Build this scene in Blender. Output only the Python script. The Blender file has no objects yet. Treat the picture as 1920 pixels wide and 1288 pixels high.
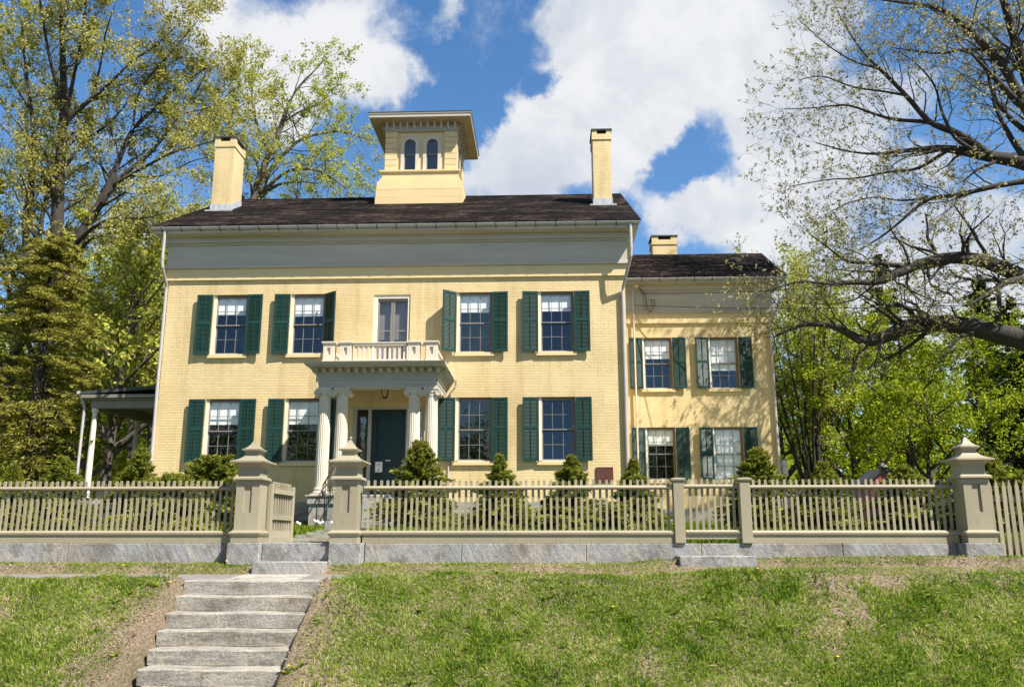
import bpy, math, random
import numpy as np
from mathutils import Vector, Matrix
sc = bpy.context.scene
R = math.radians
rng = np.random.default_rng(7)
random.seed(7)

# ------------------------------------------------------------------ camera
FPX, PITCH, YAW = 1625.7, R(12.759), R(-2.2654)
cam_d = bpy.data.cameras.new('camera'); cam = bpy.data.objects.new('camera', cam_d)
sc.collection.objects.link(cam); sc.camera = cam
cam_d.sensor_width = 36; cam_d.lens = FPX/1920*36
cam_d.clip_start = 0.1; cam_d.clip_end = 2000
cam.location = (0, 0, 0); cam.rotation_euler = (R(90)+PITCH, 0, -YAW)
_fw = np.array([math.sin(YAW), math.cos(YAW), 0]); _rt = np.array([math.cos(YAW), -math.sin(YAW), 0]); _up = np.array([0, 0, 1.])
_f2 = math.cos(PITCH)*_fw+math.sin(PITCH)*_up; _u2 = -math.sin(PITCH)*_fw+math.cos(PITCH)*_up
def ray(px, py):
    return _f2+_rt*(px-960)/FPX+_u2*(644-py)/FPX
def at(px, py, Y):                      # survey helper: photo measurement -> point at depth Y
    d = ray(px, py); return d*Y/d[1]

# ------------------------------------------------------------------ sun + sky
SUN = Vector((0.63, -0.45, 1.0)).normalized()       # towards the sun
sun_d = bpy.data.lights.new('sun', 'SUN'); sun = bpy.data.objects.new('sun', sun_d); sc.collection.objects.link(sun)
sun_d.energy = 5.0; sun_d.angle = R(0.53); sun_d.color = (1.0, 0.945, 0.86)
sun.location = (30, -20, 40)
sun.rotation_euler = SUN.to_track_quat('Z', 'Y').to_euler()
sc.view_settings.view_transform = 'Standard'; sc.view_settings.look = 'None'
sc.view_settings.exposure = 1.03; sc.view_settings.gamma = 1.0
world = bpy.data.worlds.new('World'); sc.world = world; world.use_nodes = True
nt = world.node_tree; nt.nodes.clear()
def N(tree, t, **kw):
    n = tree.nodes.new(t)
    for k, v in kw.items():
        if k.startswith('i_'):
            key = k[2:]; n.inputs[int(key) if key.isdigit() else key].default_value = v
        else: setattr(n, k, v)
    return n
def L(tree, a, b): tree.links.new(a, b)
def build_sky():
    out = N(nt, 'ShaderNodeOutputWorld'); bg = N(nt, 'ShaderNodeBackground'); L(nt, bg.outputs[0], out.inputs[0])
    sky = N(nt, 'ShaderNodeTexSky', sky_type='NISHITA', sun_disc=False)
    sky.sun_elevation = math.asin(SUN.z); sky.sun_rotation = math.atan2(SUN.x, SUN.y)
    sky.air_density = 1.0; sky.dust_density = 0.35; sky.ozone_density = 2.2; sky.altitude = 100
    hs = N(nt, 'ShaderNodeHueSaturation'); hs.inputs['Saturation'].default_value = 1.22; hs.inputs['Value'].default_value = 1.42
    L(nt, sky.outputs[0], hs.inputs['Color'])
    tc = N(nt, 'ShaderNodeTexCoord'); D = tc.outputs['Generated']
    nrm = N(nt, 'ShaderNodeVectorMath', operation='NORMALIZE'); L(nt, D, nrm.inputs[0]); D = nrm.outputs[0]
    wn = N(nt, 'ShaderNodeTexNoise'); wn.inputs['Scale'].default_value = 6.5; wn.inputs['Detail'].default_value = 7; wn.inputs['Roughness'].default_value = .62; L(nt, D, wn.inputs['Vector'])
    ws = N(nt, 'ShaderNodeVectorMath', operation='SUBTRACT'); L(nt, wn.outputs['Color'], ws.inputs[0]); ws.inputs[1].default_value = (.5, .5, .5)
    wk = N(nt, 'ShaderNodeVectorMath', operation='MULTIPLY_ADD'); L(nt, ws.outputs[0], wk.inputs[0]); wk.inputs[1].default_value = (.17, .17, .17); L(nt, D, wk.inputs[2]); DW = wk.outputs[0]
    def math_(op, a, b=None, clamp=False):
        m = N(nt, 'ShaderNodeMath', operation=op, use_clamp=clamp)
        for i, v in enumerate((a, b)):
            if v is None: continue
            if isinstance(v, (int, float)): m.inputs[i].default_value = v
            else: L(nt, v, m.inputs[i])
        return m.outputs[0]
    # cumulus banks: soft lobes at fixed directions of the sky, edges broken up by fractal noise
    lobes = [(690,105,120),(600,130,120),(520,170,110),(440,60,110),(340,30,70),(735,150,75),(835,8,48),(560,210,70),
             (1180,90,190),(1330,110,200),(1100,225,150),(1000,290,125),(950,330,95),(1200,240,150),(1430,190,140),(1480,60,120),(1060,60,100),(1150,310,100),(1000,340,70),
             (1450,380,125),(1350,400,95),(1280,410,70),(1560,330,130),(1600,400,60),(1760,440,110),(1860,400,70),(1660,150,75),(1740,300,60),(1510,250,120),(230,420,50),(1700,620,160),(1900,560,120),(1500,560,140)]
    holes = [(1345,262,85),(1262,318,62),(1000,150,40),(880,200,70),(790,330,80)]
    tot = None
    for lst, sgn in ((lobes, 1), (holes, -1.1)):
        for px, py, r in lst:
            c = ray(px, py); c = c/np.linalg.norm(c); ang = r/FPX*1.25
            dt = N(nt, 'ShaderNodeVectorMath', operation='DISTANCE'); L(nt, DW, dt.inputs[0]); dt.inputs[1].default_value = tuple(c)
            mr = N(nt, 'ShaderNodeMapRange', interpolation_type='SMOOTHSTEP', clamp=True)
            mr.inputs['From Min'].default_value = ang; mr.inputs['From Max'].default_value = ang*0.25
            mr.inputs['To Min'].default_value = 0; mr.inputs['To Max'].default_value = 0.62*sgn
            L(nt, dt.outputs['Value'], mr.inputs['Value'])
            tot = mr.outputs[0] if tot is None else math_('ADD', tot, mr.outputs[0])
    tot = math_('MINIMUM', tot, 0.95)
    def noise(scale, detail, rough, off=(0, 0, 0), dist=0.0):
        mp = N(nt, 'ShaderNodeMapping'); mp.inputs['Location'].default_value = off; L(nt, D, mp.inputs['Vector'])
        n = N(nt, 'ShaderNodeTexNoise'); n.inputs['Scale'].default_value = scale; n.inputs['Detail'].default_value = detail
        n.inputs['Roughness'].default_value = rough; n.inputs['Distortion'].default_value = dist; L(nt, mp.outputs[0], n.inputs['Vector']); return n.outputs['Fac']
    nb = noise(11, 11, 0.66, (0, 0, 0), 0.3)
    # a second, general cloud field for the rest of the sky (behind the camera)
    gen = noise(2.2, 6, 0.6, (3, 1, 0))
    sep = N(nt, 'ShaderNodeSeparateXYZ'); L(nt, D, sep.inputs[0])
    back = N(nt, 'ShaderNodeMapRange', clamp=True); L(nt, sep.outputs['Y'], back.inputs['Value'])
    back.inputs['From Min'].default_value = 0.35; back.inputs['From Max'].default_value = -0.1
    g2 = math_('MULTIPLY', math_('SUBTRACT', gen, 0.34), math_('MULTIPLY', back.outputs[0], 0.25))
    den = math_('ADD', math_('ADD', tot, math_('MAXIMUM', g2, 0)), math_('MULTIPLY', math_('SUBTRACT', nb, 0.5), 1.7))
    mask = N(nt, 'ShaderNodeMapRange', interpolation_type='SMOOTHSTEP', clamp=True); L(nt, den, mask.inputs['Value'])
    mask.inputs['From Min'].default_value = 0.02; mask.inputs['From Max'].default_value = 0.80
    # self shadowing of the cumulus: thick cores slightly greyer
    sh = noise(8, 9, 0.6, (0.05, 0.1, -0.12), 0.3)
    cr = N(nt, 'ShaderNodeValToRGB'); L(nt, sh, cr.inputs[0])
    cr.color_ramp.elements[0].position = 0.34; cr.color_ramp.elements[0].color = (0.40, 0.44, 0.50, 1)
    cr.color_ramp.elements[1].position = 0.60; cr.color_ramp.elements[1].color = (0.585, 0.595, 0.61, 1)
    cmul = N(nt, 'ShaderNodeVectorMath', operation='SCALE'); L(nt, cr.outputs[0], cmul.inputs[0]); cmul.inputs['Scale'].default_value = CLOUD/STR
    mix = N(nt, 'ShaderNodeMix', data_type='RGBA'); L(nt, mask.outputs[0], mix.inputs['Factor'])
    L(nt, hs.outputs[0], mix.inputs['A']); L(nt, cmul.outputs[0], mix.inputs['B'])
    up = N(nt, 'ShaderNodeMapRange', clamp=True, interpolation_type='SMOOTHSTEP'); L(nt, sep.outputs['Z'], up.inputs['Value']); up.inputs['From Min'].default_value = 0.30; up.inputs['From Max'].default_value = 0.55
    bk = N(nt, 'ShaderNodeMapRange', clamp=True, interpolation_type='SMOOTHSTEP'); L(nt, sep.outputs['Y'], bk.inputs['Value']); bk.inputs['From Min'].default_value = 0.15; bk.inputs['From Max'].default_value = -0.25
    fill_deck = math_('MULTIPLY', math_('MULTIPLY', up.outputs[0], bk.outputs[0]), math_('ADD', gen, 0.38), True)  # unseen warm grey cloud overhead behind the camera, added to warm the ambient light
    mix2 = N(nt, 'ShaderNodeMix', data_type='RGBA'); L(nt, fill_deck, mix2.inputs['Factor']); L(nt, mix.outputs['Result'], mix2.inputs['A']); mix2.inputs['B'].default_value = (0.140/STR, 0.128/STR, 0.105/STR, 1); mix = mix2
    L(nt, mix.outputs['Result'], bg.inputs['Color']); bg.inputs['Strength'].default_value = STR
STR, CLOUD = 0.064, 0.73
build_sky()

# ------------------------------------------------------------------ helpers
C = sc.collection
W = {}
def srgb(r, g, b):
    f = lambda c: (c/255/12.92 if c/255 <= .04045 else ((c/255+.055)/1.055)**2.4)
    return (f(r), f(g), f(b), 1)
class MB:
    def __init__(s): s.v = []; s.f = []
    def poly(s, pts):
        n = len(s.v); s.v += [tuple(p) for p in pts]; s.f.append(tuple(range(n, n+len(pts)))); return s
    def box(s, x0, x1, y0, y1, z0, z1):
        n = len(s.v)
        s.v += [(x0,y0,z0),(x1,y0,z0),(x1,y1,z0),(x0,y1,z0),(x0,y0,z1),(x1,y0,z1),(x1,y1,z1),(x0,y1,z1)]
        s.f += [(n+3,n+2,n+1,n),(n+4,n+5,n+6,n+7),(n,n+1,n+5,n+4),(n+1,n+2,n+6,n+5),(n+2,n+3,n+7,n+6),(n+3,n,n+4,n+7)]; return s
    def prism(s, prof, axis, a0, a1):     # prof: 2D outline; axis 'x': prof=(y,z), 'y': (x,z), 'z': (x,y)
        n = len(s.v); k = len(prof)
        for a in (a0, a1):
            for p, q in prof:
                s.v.append({'x': (a, p, q), 'y': (p, a, q), 'z': (p, q, a)}[axis])
        s.f.append(tuple(range(n+k-1, n-1, -1))); s.f.append(tuple(range(n+k, n+2*k)))
        for i in range(k): j = (i+1) % k; s.f.append((n+i, n+j, n+k+j, n+k+i))
        return s
    def tube(s, pts, rad, n=8, cap=True):
        pts = [np.array(p, float) for p in pts]
        if np.isscalar(rad): rad = [rad]*len(pts)
        b = len(s.v)
        for i, p in enumerate(pts):
            t = pts[min(i+1, len(pts)-1)]-pts[max(i-1, 0)]; t = t/(np.linalg.norm(t)+1e-9)
            u = np.cross(t, (0.31, 0.2, 0.93) if abs(t[2]) < .9 else (1, 0.1, 0)); u /= np.linalg.norm(u); w = np.cross(t, u)
            for k in range(n):
                a = 2*math.pi*k/n; s.v.append(tuple(p+rad[i]*(math.cos(a)*u+math.sin(a)*w)))
        for i in range(len(pts)-1):
            for k in range(n):
                j = (k+1) % n; s.f.append((b+i*n+k, b+i*n+j, b+(i+1)*n+j, b+(i+1)*n+k))
        if cap:
            s.f.append(tuple(range(b+n-1, b-1, -1))); e = b+(len(pts)-1)*n; s.f.append(tuple(range(e, e+n)))
        return s
    def lathe(s, cx, cy, prof, n=24, flute=0.0, nf=20, fz=(0, 0)):
        b = len(s.v)
        for r, z in prof:
            for k in range(n):
                a = 2*math.pi*k/n; rr = r
                if flute and fz[0] <= z <= fz[1]: rr = r*(1-flute*(0.5+0.5*math.cos(a*nf)))
                s.v.append((cx+rr*math.cos(a), cy+rr*math.sin(a), z))
        for i in range(len(prof)-1):
            for k in range(n):
                j = (k+1) % n; s.f.append((b+i*n+k, b+i*n+j, b+(i+1)*n+j, b+(i+1)*n+k))
        s.f.append(tuple(range(b+n-1, b-1, -1))); e = b+(len(prof)-1)*n; s.f.append(tuple(range(e, e+n))); return s
    def sq_lathe(s, cx, cy, prof):         # square section profile (half width, z)
        b = len(s.v)
        for h, z in prof: s.v += [(cx-h, cy-h, z), (cx+h, cy-h, z), (cx+h, cy+h, z), (cx-h, cy+h, z)]
        for i in range(len(prof)-1):
            for k in range(4):
                j = (k+1) % 4; s.f.append((b+i*4+k, b+i*4+j, b+(i+1)*4+j, b+(i+1)*4+k))
        s.f.append((b+3, b+2, b+1, b)); e = b+(len(prof)-1)*4; s.f.append((e, e+1, e+2, e+3)); return s
def link(name, me, m, parent, origin, kind=None):
    o = bpy.data.objects.new(name, me); C.objects.link(o)
    if m is not None and not me.materials: me.materials.append(m)
    po = W[parent.name] if parent else Vector((0, 0, 0))
    o.location = Vector(origin)-po
    if parent: o.parent = parent
    W[o.name] = Vector(origin)
    if kind: o['kind'] = kind
    return o
def obj(name, mb, m, parent=None, origin=None, smooth=False, bevel=0, kind=None):
    if origin is None: origin = W[parent.name] if parent else (0, 0, 0)
    ox, oy, oz = origin
    me = bpy.data.meshes.new(name); me.from_pydata([(x-ox, y-oy, z-oz) for x, y, z in mb.v], [], mb.f); me.update()
    if smooth: me.polygons.foreach_set('use_smooth', [True]*len(me.polygons))
    o = link(name, me, m, parent, origin, kind)
    if bevel:
        b = o.modifiers.new('bevel', 'BEVEL'); b.width = bevel; b.segments = 2; b.limit_method = 'ANGLE'; b.angle_limit = R(40)
    return o
def npmesh(name, V, F, m, parent=None, origin=(0, 0, 0), smooth=False, kind=None):
    V = np.asarray(V, np.float32)-np.array(origin, np.float32); F = np.asarray(F, np.int32); k = F.shape[1]
    me = bpy.data.meshes.new(name)
    me.vertices.add(len(V)); me.vertices.foreach_set('co', V.ravel())
    me.loops.add(F.size); me.loops.foreach_set('vertex_index', F.ravel())
    me.polygons.add(len(F)); me.polygons.foreach_set('loop_start', np.arange(0, F.size, k, dtype=np.int32))
    try: me.polygons.foreach_set('loop_total', np.full(len(F), k, np.int32))
    except Exception: pass
    if smooth: me.polygons.foreach_set('use_smooth', np.ones(len(F), bool))
    me.update(calc_edges=True); me.validate()
    return link(name, me, m, parent, origin, kind)
def tag(o, label, cat, group=None):
    o['label'] = label; o['category'] = cat
    if group: o['group'] = group
    return o
def thing(name, origin, label, cat, group=None):
    o = bpy.data.objects.new(name, None); C.objects.link(o); o.location = origin; W[o.name] = Vector(origin)
    o.empty_display_size = 0.2
    return tag(o, label, cat, group)

# ------------------------------------------------------------------ materials
def newmat(name):
    m = bpy.data.materials.new(name); m.use_nodes = True; t = m.node_tree
    return m, t, t.nodes['Principled BSDF']
def ramp(t, fac, stops):
    cr = N(t, 'ShaderNodeValToRGB'); L(t, fac, cr.inputs[0]); e = cr.color_ramp.elements
    e[0].position, e[0].color = stops[0]; e[1].position, e[1].color = stops[-1]
    for p, c in stops[1:-1]: x = e.new(p); x.color = c
    return cr.outputs[0]
def tnoise(t, scale, detail=4, rough=.6, vec=None, stretch=None, coord='Object'):
    if vec is None: vec = N(t, 'ShaderNodeTexCoord').outputs[coord]
    if stretch:
        mp = N(t, 'ShaderNodeMapping'); mp.inputs['Scale'].default_value = stretch; L(t, vec, mp.inputs['Vector']); vec = mp.outputs[0]
    n = N(t, 'ShaderNodeTexNoise'); n.inputs['Scale'].default_value = scale; n.inputs['Detail'].default_value = detail; n.inputs['Roughness'].default_value = rough
    L(t, vec, n.inputs['Vector']); return n.outputs['Fac']
def bump(t, b, h, dist, strength=1.0):
    bn = N(t, 'ShaderNodeBump'); bn.inputs['Distance'].default_value = dist; bn.inputs['Strength'].default_value = strength
    L(t, h, bn.inputs['Height']); L(t, bn.outputs[0], b.inputs['Normal'])
def mix(t, fac, a, b, blend='MIX'):
    m = N(t, 'ShaderNodeMix', data_type='RGBA', blend_type=blend)
    for key, v in (('Factor', fac), ('A', a), ('B', b)):
        if isinstance(v, (int, float, tuple)): m.inputs[key].default_value = v
        else: L(t, v, m.inputs[key])
    return m.outputs['Result']
def scl(c, k): return (c[0]*k, c[1]*k, c[2]*k, 1)
def paint(name, col, rough=.55, var=.1, scale=3, bumpd=.002, stretch=None, bs=60):
    m, t, b = newmat(name)
    n = tnoise(t, scale, 5, .65, stretch=stretch)
    L(t, ramp(t, n, [(.3, scl(col, 1-var)), (.7, scl(col, 1+var))]), b.inputs['Base Color'])
    b.inputs['Roughness'].default_value = rough
    bump(t, b, tnoise(t, bs, 3, .6), bumpd)
    return m
def facade_vec(t):
    tc = N(t, 'ShaderNodeTexCoord'); s = N(t, 'ShaderNodeSeparateXYZ'); L(t, tc.outputs['Object'], s.inputs[0])
    a = N(t, 'ShaderNodeMath', operation='ADD'); L(t, s.outputs['X'], a.inputs[0]); L(t, s.outputs['Y'], a.inputs[1])
    c = N(t, 'ShaderNodeCombineXYZ'); L(t, a.outputs[0], c.inputs['X']); L(t, s.outputs['Z'], c.inputs['Y']); return c.outputs[0]
YEL = (0.68, 0.53, 0.28, 1)
def brick_mat():
    m, t, b = newmat('painted brick'); v = facade_vec(t)
    br = N(t, 'ShaderNodeTexBrick'); L(t, v, br.inputs['Vector'])
    br.inputs['Scale'].default_value = 1; br.inputs['Brick Width'].default_value = .215; br.inputs['Row Height'].default_value = .072
    br.inputs['Mortar Size'].default_value = .008; br.inputs['Mortar Smooth'].default_value = .5; br.inputs['Bias'].default_value = 0
    br.inputs['Color1'].default_value = scl(YEL, .97); br.inputs['Color2'].default_value = scl(YEL, 1.03); br.inputs['Mortar'].default_value = scl(YEL, .95)
    big = ramp(t, tnoise(t, .5, 5, .7), [(.32, (.84, .82, .77, 1)), (.6, (1.03, 1.03, 1.03, 1))])
    streak = ramp(t, tnoise(t, 1.0, 4, .7, stretch=(2.2, 2.2, .25)), [(.36, (.87, .845, .79, 1)), (.50, (1, 1, 1, 1))])
    c = mix(t, 1.0, mix(t, 1.0, br.outputs['Color'], big, 'MULTIPLY'), streak, 'MULTIPLY')
    L(t, c, b.inputs['Base Color']); b.inputs['Roughness'].default_value = .6
    inv = N(t, 'ShaderNodeMath', operation='MULTIPLY'); L(t, br.outputs['Fac'], inv.inputs[0]); inv.inputs[1].default_value = -1
    ad = N(t, 'ShaderNodeMath', operation='ADD'); L(t, inv.outputs[0], ad.inputs[0])
    sc_ = N(t, 'ShaderNodeMath', operation='MULTIPLY'); L(t, tnoise(t, 14, 4, .6), sc_.inputs[0]); sc_.inputs[1].default_value = .9; L(t, sc_.outputs[0], ad.inputs[1])
    bump(t, b, ad.outputs[0], .007, .6)
    return m
def granite_mat(name, c1, c2, rust, scale=55, bd=.006, st=(2.2, 2.2, .7)):
    m, t, b = newmat(name)
    sp = ramp(t, tnoise(t, scale, 6, .75), [(.32, c1), (.5, scl(c1, 1.5)), (.68, c2)])
    big = tnoise(t, 1.6, 5, .65)
    c = mix(t, ramp(t, big, [(.5, (0, 0, 0, 1)), (.75, (.55, .55, .55, 1))]), sp, rust)
    mpv = N(t, 'ShaderNodeMapping'); mpv.inputs['Rotation'].default_value = (0, .55 if st[0] > 1 else .03, 0); L(t, N(t, 'ShaderNodeTexCoord').outputs['Object'], mpv.inputs['Vector'])
    vein = ramp(t, tnoise(t, 1.1, 5, .6, vec=mpv.outputs[0], stretch=st), [(.475, (0, 0, 0, 1)), (.5, (.45, .45, .45, 1)), (.52, (0, 0, 0, 1))])
    fine = ramp(t, tnoise(t, 9, 6, .75, vec=mpv.outputs[0], stretch=(2.5, 2, .6) if st[0] > 1 else (.35, 2, 3.2)), [(.38, (.72, .72, .73, 1)), (.6, (1.12, 1.12, 1.1, 1))])
    dirt = ramp(t, tnoise(t, 2.3, 6, .7), [(.36, (.62, .58, .52, 1)), (.52, (1, 1, 1, 1))])
    c = mix(t, 1.0, mix(t, 1.0, c, fine, 'MULTIPLY'), dirt, 'MULTIPLY')
    c = mix(t, vein, c, scl(rust, 1.35))
    L(t, c, b.inputs['Base Color']); b.inputs['Roughness'].default_value = .8
    bump(t, b, tnoise(t, 38, 8, .75), bd*1.6); return m
def roof_mat():
    m, t, b = newmat('weathered shingles')
    tc = N(t, 'ShaderNodeTexCoord'); s = N(t, 'ShaderNodeSeparateXYZ'); L(t, tc.outputs['Object'], s.inputs[0])
    c = N(t, 'ShaderNodeCombineXYZ'); L(t, s.outputs['X'], c.inputs['X']); L(t, s.outputs['Y'], c.inputs['Y'])
    br = N(t, 'ShaderNodeTexBrick'); L(t, c.outputs[0], br.inputs['Vector'])
    br.inputs['Scale'].default_value = 1; br.inputs['Brick Width'].default_value = .16; br.inputs['Row Height'].default_value = .125; br.inputs['Mortar Size'].default_value = .007
    br.inputs['Color1'].default_value = (.0042, .0036, .0034, 1); br.inputs['Color2'].default_value = (.0115, .0095, .0088, 1); br.inputs['Mortar'].default_value = (.006, .005, .005, 1)
    br.inputs['Bias'].default_value = -.2
    wear = ramp(t, tnoise(t, 1.3, 8, .8, stretch=(.55, 2.2, 1)), [(.44, (.45, .45, .45, 1)), (.51, (1.1, 1.02, .98, 1)), (.59, (4.6, 4.0, 3.6, 1))])
    grain = ramp(t, tnoise(t, 9, 6, .8, stretch=(.6, 1.6, 1)), [(.43, (.35, .35, .35, 1)), (.57, (2.5, 2.35, 2.25, 1))])
    L(t, mix(t, 1.0, mix(t, 1.0, br.outputs['Color'], wear, 'MULTIPLY'), grain, 'MULTIPLY'), b.inputs['Base Color'])
    b.inputs['Roughness'].default_value = .95; b.inputs['Specular IOR Level'].default_value = .08
    bump(t, b, tnoise(t, 16, 5, .7, stretch=(1, .8, 1)), .03); return m
def glass_mat(name='window glass', tint=(.97, .98, .98, 1), wav=.004):
    m = bpy.data.materials.new(name); m.use_nodes = True; t = m.node_tree; t.nodes.clear()
    out = N(t, 'ShaderNodeOutputMaterial'); tr = N(t, 'ShaderNodeBsdfTransparent'); tr.inputs[0].default_value = tint
    gl = N(t, 'ShaderNodeBsdfGlossy'); gl.inputs['Roughness'].default_value = .015; gl.inputs['Color'].default_value = (.95, .97, 1, 1)
    bn = N(t, 'ShaderNodeBump'); bn.inputs['Distance'].default_value = wav; L(t, tnoise(t, 3.2, 2, .5), bn.inputs['Height']); L(t, bn.outputs[0], gl.inputs['Normal'])
    ge = N(t, 'ShaderNodeNewGeometry'); dp = N(t, 'ShaderNodeVectorMath', operation='DOT_PRODUCT'); L(t, ge.outputs['Incoming'], dp.inputs[0]); L(t, ge.outputs['Normal'], dp.inputs[1])
    def mm(op, x, y=None):
        q = N(t, 'ShaderNodeMath', operation=op)
        for i, v in enumerate((x, y)):
            if v is None: continue
            if isinstance(v, (int, float)): q.inputs[i].default_value = v
            else: L(t, v, q.inputs[i])
        return q.outputs[0]
    sch = mm('ADD', mm('MULTIPLY', mm('POWER', mm('SUBTRACT', 1.0, mm('ABSOLUTE', dp.outputs['Value'])), 5.0), .92), .075)   # Schlick, same from both sides
    mr = N(t, 'ShaderNodeMapRange'); L(t, sch, mr.inputs['Value'])
    mx = N(t, 'ShaderNodeMixShader'); L(t, mr.outputs[0], mx.inputs[0]); L(t, tr.outputs[0], mx.inputs[1]); L(t, gl.outputs[0], mx.inputs[2]); L(t, mx.outputs[0], out.inputs[0]); return m
def leaf_mat(name, stops, trans=.35, ns=.55, na=1.2):
    m = bpy.data.materials.new(name); m.use_nodes = True; t = m.node_tree; t.nodes.clear()
    out = N(t, 'ShaderNodeOutputMaterial'); g = N(t, 'ShaderNodeNewGeometry')
    rr = N(t, 'ShaderNodeMath', operation='ADD'); L(t, g.outputs['Random Per Island'], rr.inputs[0])
    cl = N(t, 'ShaderNodeMath', operation='MULTIPLY_ADD'); L(t, tnoise(t, ns, 5, .65), cl.inputs[0]); cl.inputs[1].default_value = na; cl.inputs[2].default_value = -na/2
    L(t, cl.outputs[0], rr.inputs[1])
    c = ramp(t, rr.outputs[0], stops)
    df = N(t, 'ShaderNodeBsdfDiffuse'); tl = N(t, 'ShaderNodeBsdfTranslucent'); L(t, c, df.inputs[0]); L(t, c, tl.inputs[0])
    m1 = N(t, 'ShaderNodeMixShader'); m1.inputs[0].default_value = trans; L(t, df.outputs[0], m1.inputs[1]); L(t, tl.outputs[0], m1.inputs[2])
    L(t, m1.outputs[0], out.inputs[0]); return m
def bark_mat(name, col):
    m, t, b = newmat(name)
    n = tnoise(t, 7, 7, .75, stretch=(1, 1, .3))
    L(t, ramp(t, n, [(.3, scl(col, .45)), (.7, scl(col, 1.5))]), b.inputs['Base Color']); b.inputs['Roughness'].default_value = .95
    bump(t, b, n, .06); return m
M = {}
M['brick'] = brick_mat()
M['yellow'] = paint('yellow paint', YEL, .5, .06, 1.5, .002)
M['grey_trim'] = paint('grey trim paint', (.46, .42, .35, 1), .5, .13, 1.2, .002, stretch=(.4, 1, 4))
M['cream'] = paint('cream trim paint', (.72, .66, .55, 1), .5, .07, 2, .002)
M['stone_trim'] = paint('putty trim paint', (.42, .395, .34, 1), .5, .08, 2, .002)
M['shade_trim'] = paint('shade-darkened veranda trim', (.21, .19, .15, 1), .5, .1, 2, .002)  # shade under the veranda roof is darkened into this colour
M['white'] = paint('off white paint', (.60, .535, .43, 1), .5, .07, 2.5, .003)
M['tan'] = paint('tan eave paint', (.40, .30, .20, 1), .5, .1, 2, .002)
M['sash'] = paint('sash paint', (.21, .19, .17, 1), .5, .08, 3, .001)
M['brown'] = paint('brown casing', (.20, .13, .085, 1), .6, .2, 3, .002)
M['green'] = paint('shutter green', (.0075, .040, .031, 1), .42, .18, 2.5, .0015)
M['door_green'] = paint('door green', (.003, .021, .019, 1), .4, .1, 3, .001)
M['khaki'] = paint('fence paint', (.40, .365, .265, 1), .5, .07, 2.0, .002)
def khaki_mat():
    m, t, b = newmat('fence paint'); col = (.315, .28, .195, 1)
    c = ramp(t, tnoise(t, 2.0, 5, .65, stretch=(1, 1, .5)), [(.3, scl(col, .9)), (.7, scl(col, 1.07))])
    oi = N(t, 'ShaderNodeObjectInfo'); c = mix(t, 1.0, c, ramp(t, oi.outputs['Random'], [(0, (.86, .86, .85, 1)), (1, (1.08, 1.08, 1.07, 1))]), 'MULTIPLY')
    wr = ramp(t, tnoise(t, 24, 6, .8, stretch=(1.5, 1.5, .35)), [(.30, (.55, .52, .46, 1)), (.42, (1, 1, 1, 1))])
    L(t, mix(t, 1.0, c, wr, 'MULTIPLY'), b.inputs['Base Color']); b.inputs['Roughness'].default_value = .6
    bump(t, b, tnoise(t, 60, 3, .6, stretch=(1, 1, .2)), .002); return m
M['khaki'] = khaki_mat()
M['metal'] = paint('weathered gutter metal', (.42, .41, .42, 1), .42, .15, 2, .001)
M['pipe'] = paint('painted downspout', (.42, .385, .37, 1), .4, .1, 2, .001)
M['lead'] = paint('lead flashing', (.40, .41, .43, 1), .5, .35, 7, .002, stretch=(3, 3, .5))
M['slate'] = paint('chimney cap slate', (.05, .055, .055, 1), .7, .2, 4, .003)
M['iron'] = paint('black iron', (.012, .012, .013, 1), .45, .2, 5, .001)
M['granite'] = granite_mat('granite', (.20, .20, .205, 1), (.47, .46, .45, 1), (.42, .36, .28, 1))
M['granite_step'] = granite_mat('granite steps', (.22, .21, .19, 1), (.50, .475, .43, 1), (.40, .35, .27, 1), 45, .010, (.7, 2, 3.2))
M['roof'] = roof_mat()
M['glass'] = glass_mat()
M['blind'] = paint('cotton roller blind', (.86, .87, .87, 1), .8, .05, 2, .001)
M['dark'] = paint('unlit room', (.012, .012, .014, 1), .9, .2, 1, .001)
M['bronze'] = paint('bronze plaque', (.115, .036, .026, 1), .45, .2, 12, .004)
M['bronze_text'] = paint('worn bronze lettering', (.17, .07, .05, 1), .4, .2, 12, .001)
M['paper'] = paint('paper', (.82, .82, .80, 1), .8, .02, 3, 0.0005)
M['ink'] = paint('printed ink', (.05, .05, .06, 1), .8, .1, 3, .0005)
M['asphalt'] = paint('asphalt path', (.19, .175, .16, 1), .9, .2, 5, .004)
M['slab'] = granite_mat('stone slab', (.24, .225, .20, 1), (.42, .40, .36, 1), (.36, .33, .27, 1), 40, .003)
M['oak_bark'] = bark_mat('oak bark', (.044, .036, .031, 1))
M['grey_bark'] = bark_mat('grey bark', (.10, .082, .066, 1))
M['dark_bark'] = bark_mat('dark bark', (.045, .036, .030, 1))
M['oak_leaf'] = leaf_mat('young oak leaves', [(.1, (.24, .225, .04, 1)), (.5, (.40, .375, .075, 1)), (.9, (.56, .53, .20, 1))], .5)
M['oak_bud'] = leaf_mat('opening oak buds', [(.1, (.20, .18, .055, 1)), (.5, (.37, .34, .13, 1)), (.9, (.52, .49, .27, 1))], .45)
M['maple_leaf'] = leaf_mat('bright maple leaves', [(.05, (.09, .125, .008, 1)), (.5, (.27, .345, .018, 1)), (.95, (.47, .50, .05, 1))], .48)
M['lime_leaf'] = leaf_mat('spring leaves', [(.05, (.22, .25, .03, 1)), (.5, (.40, .42, .06, 1)), (.95, (.55, .54, .14, 1))], .48)
M['wood_leaf'] = leaf_mat('woodland leaves', [(.05, (.06, .10, .010, 1)), (.5, (.18, .235, .02, 1)), (.95, (.36, .38, .05, 1))], .42)
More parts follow.
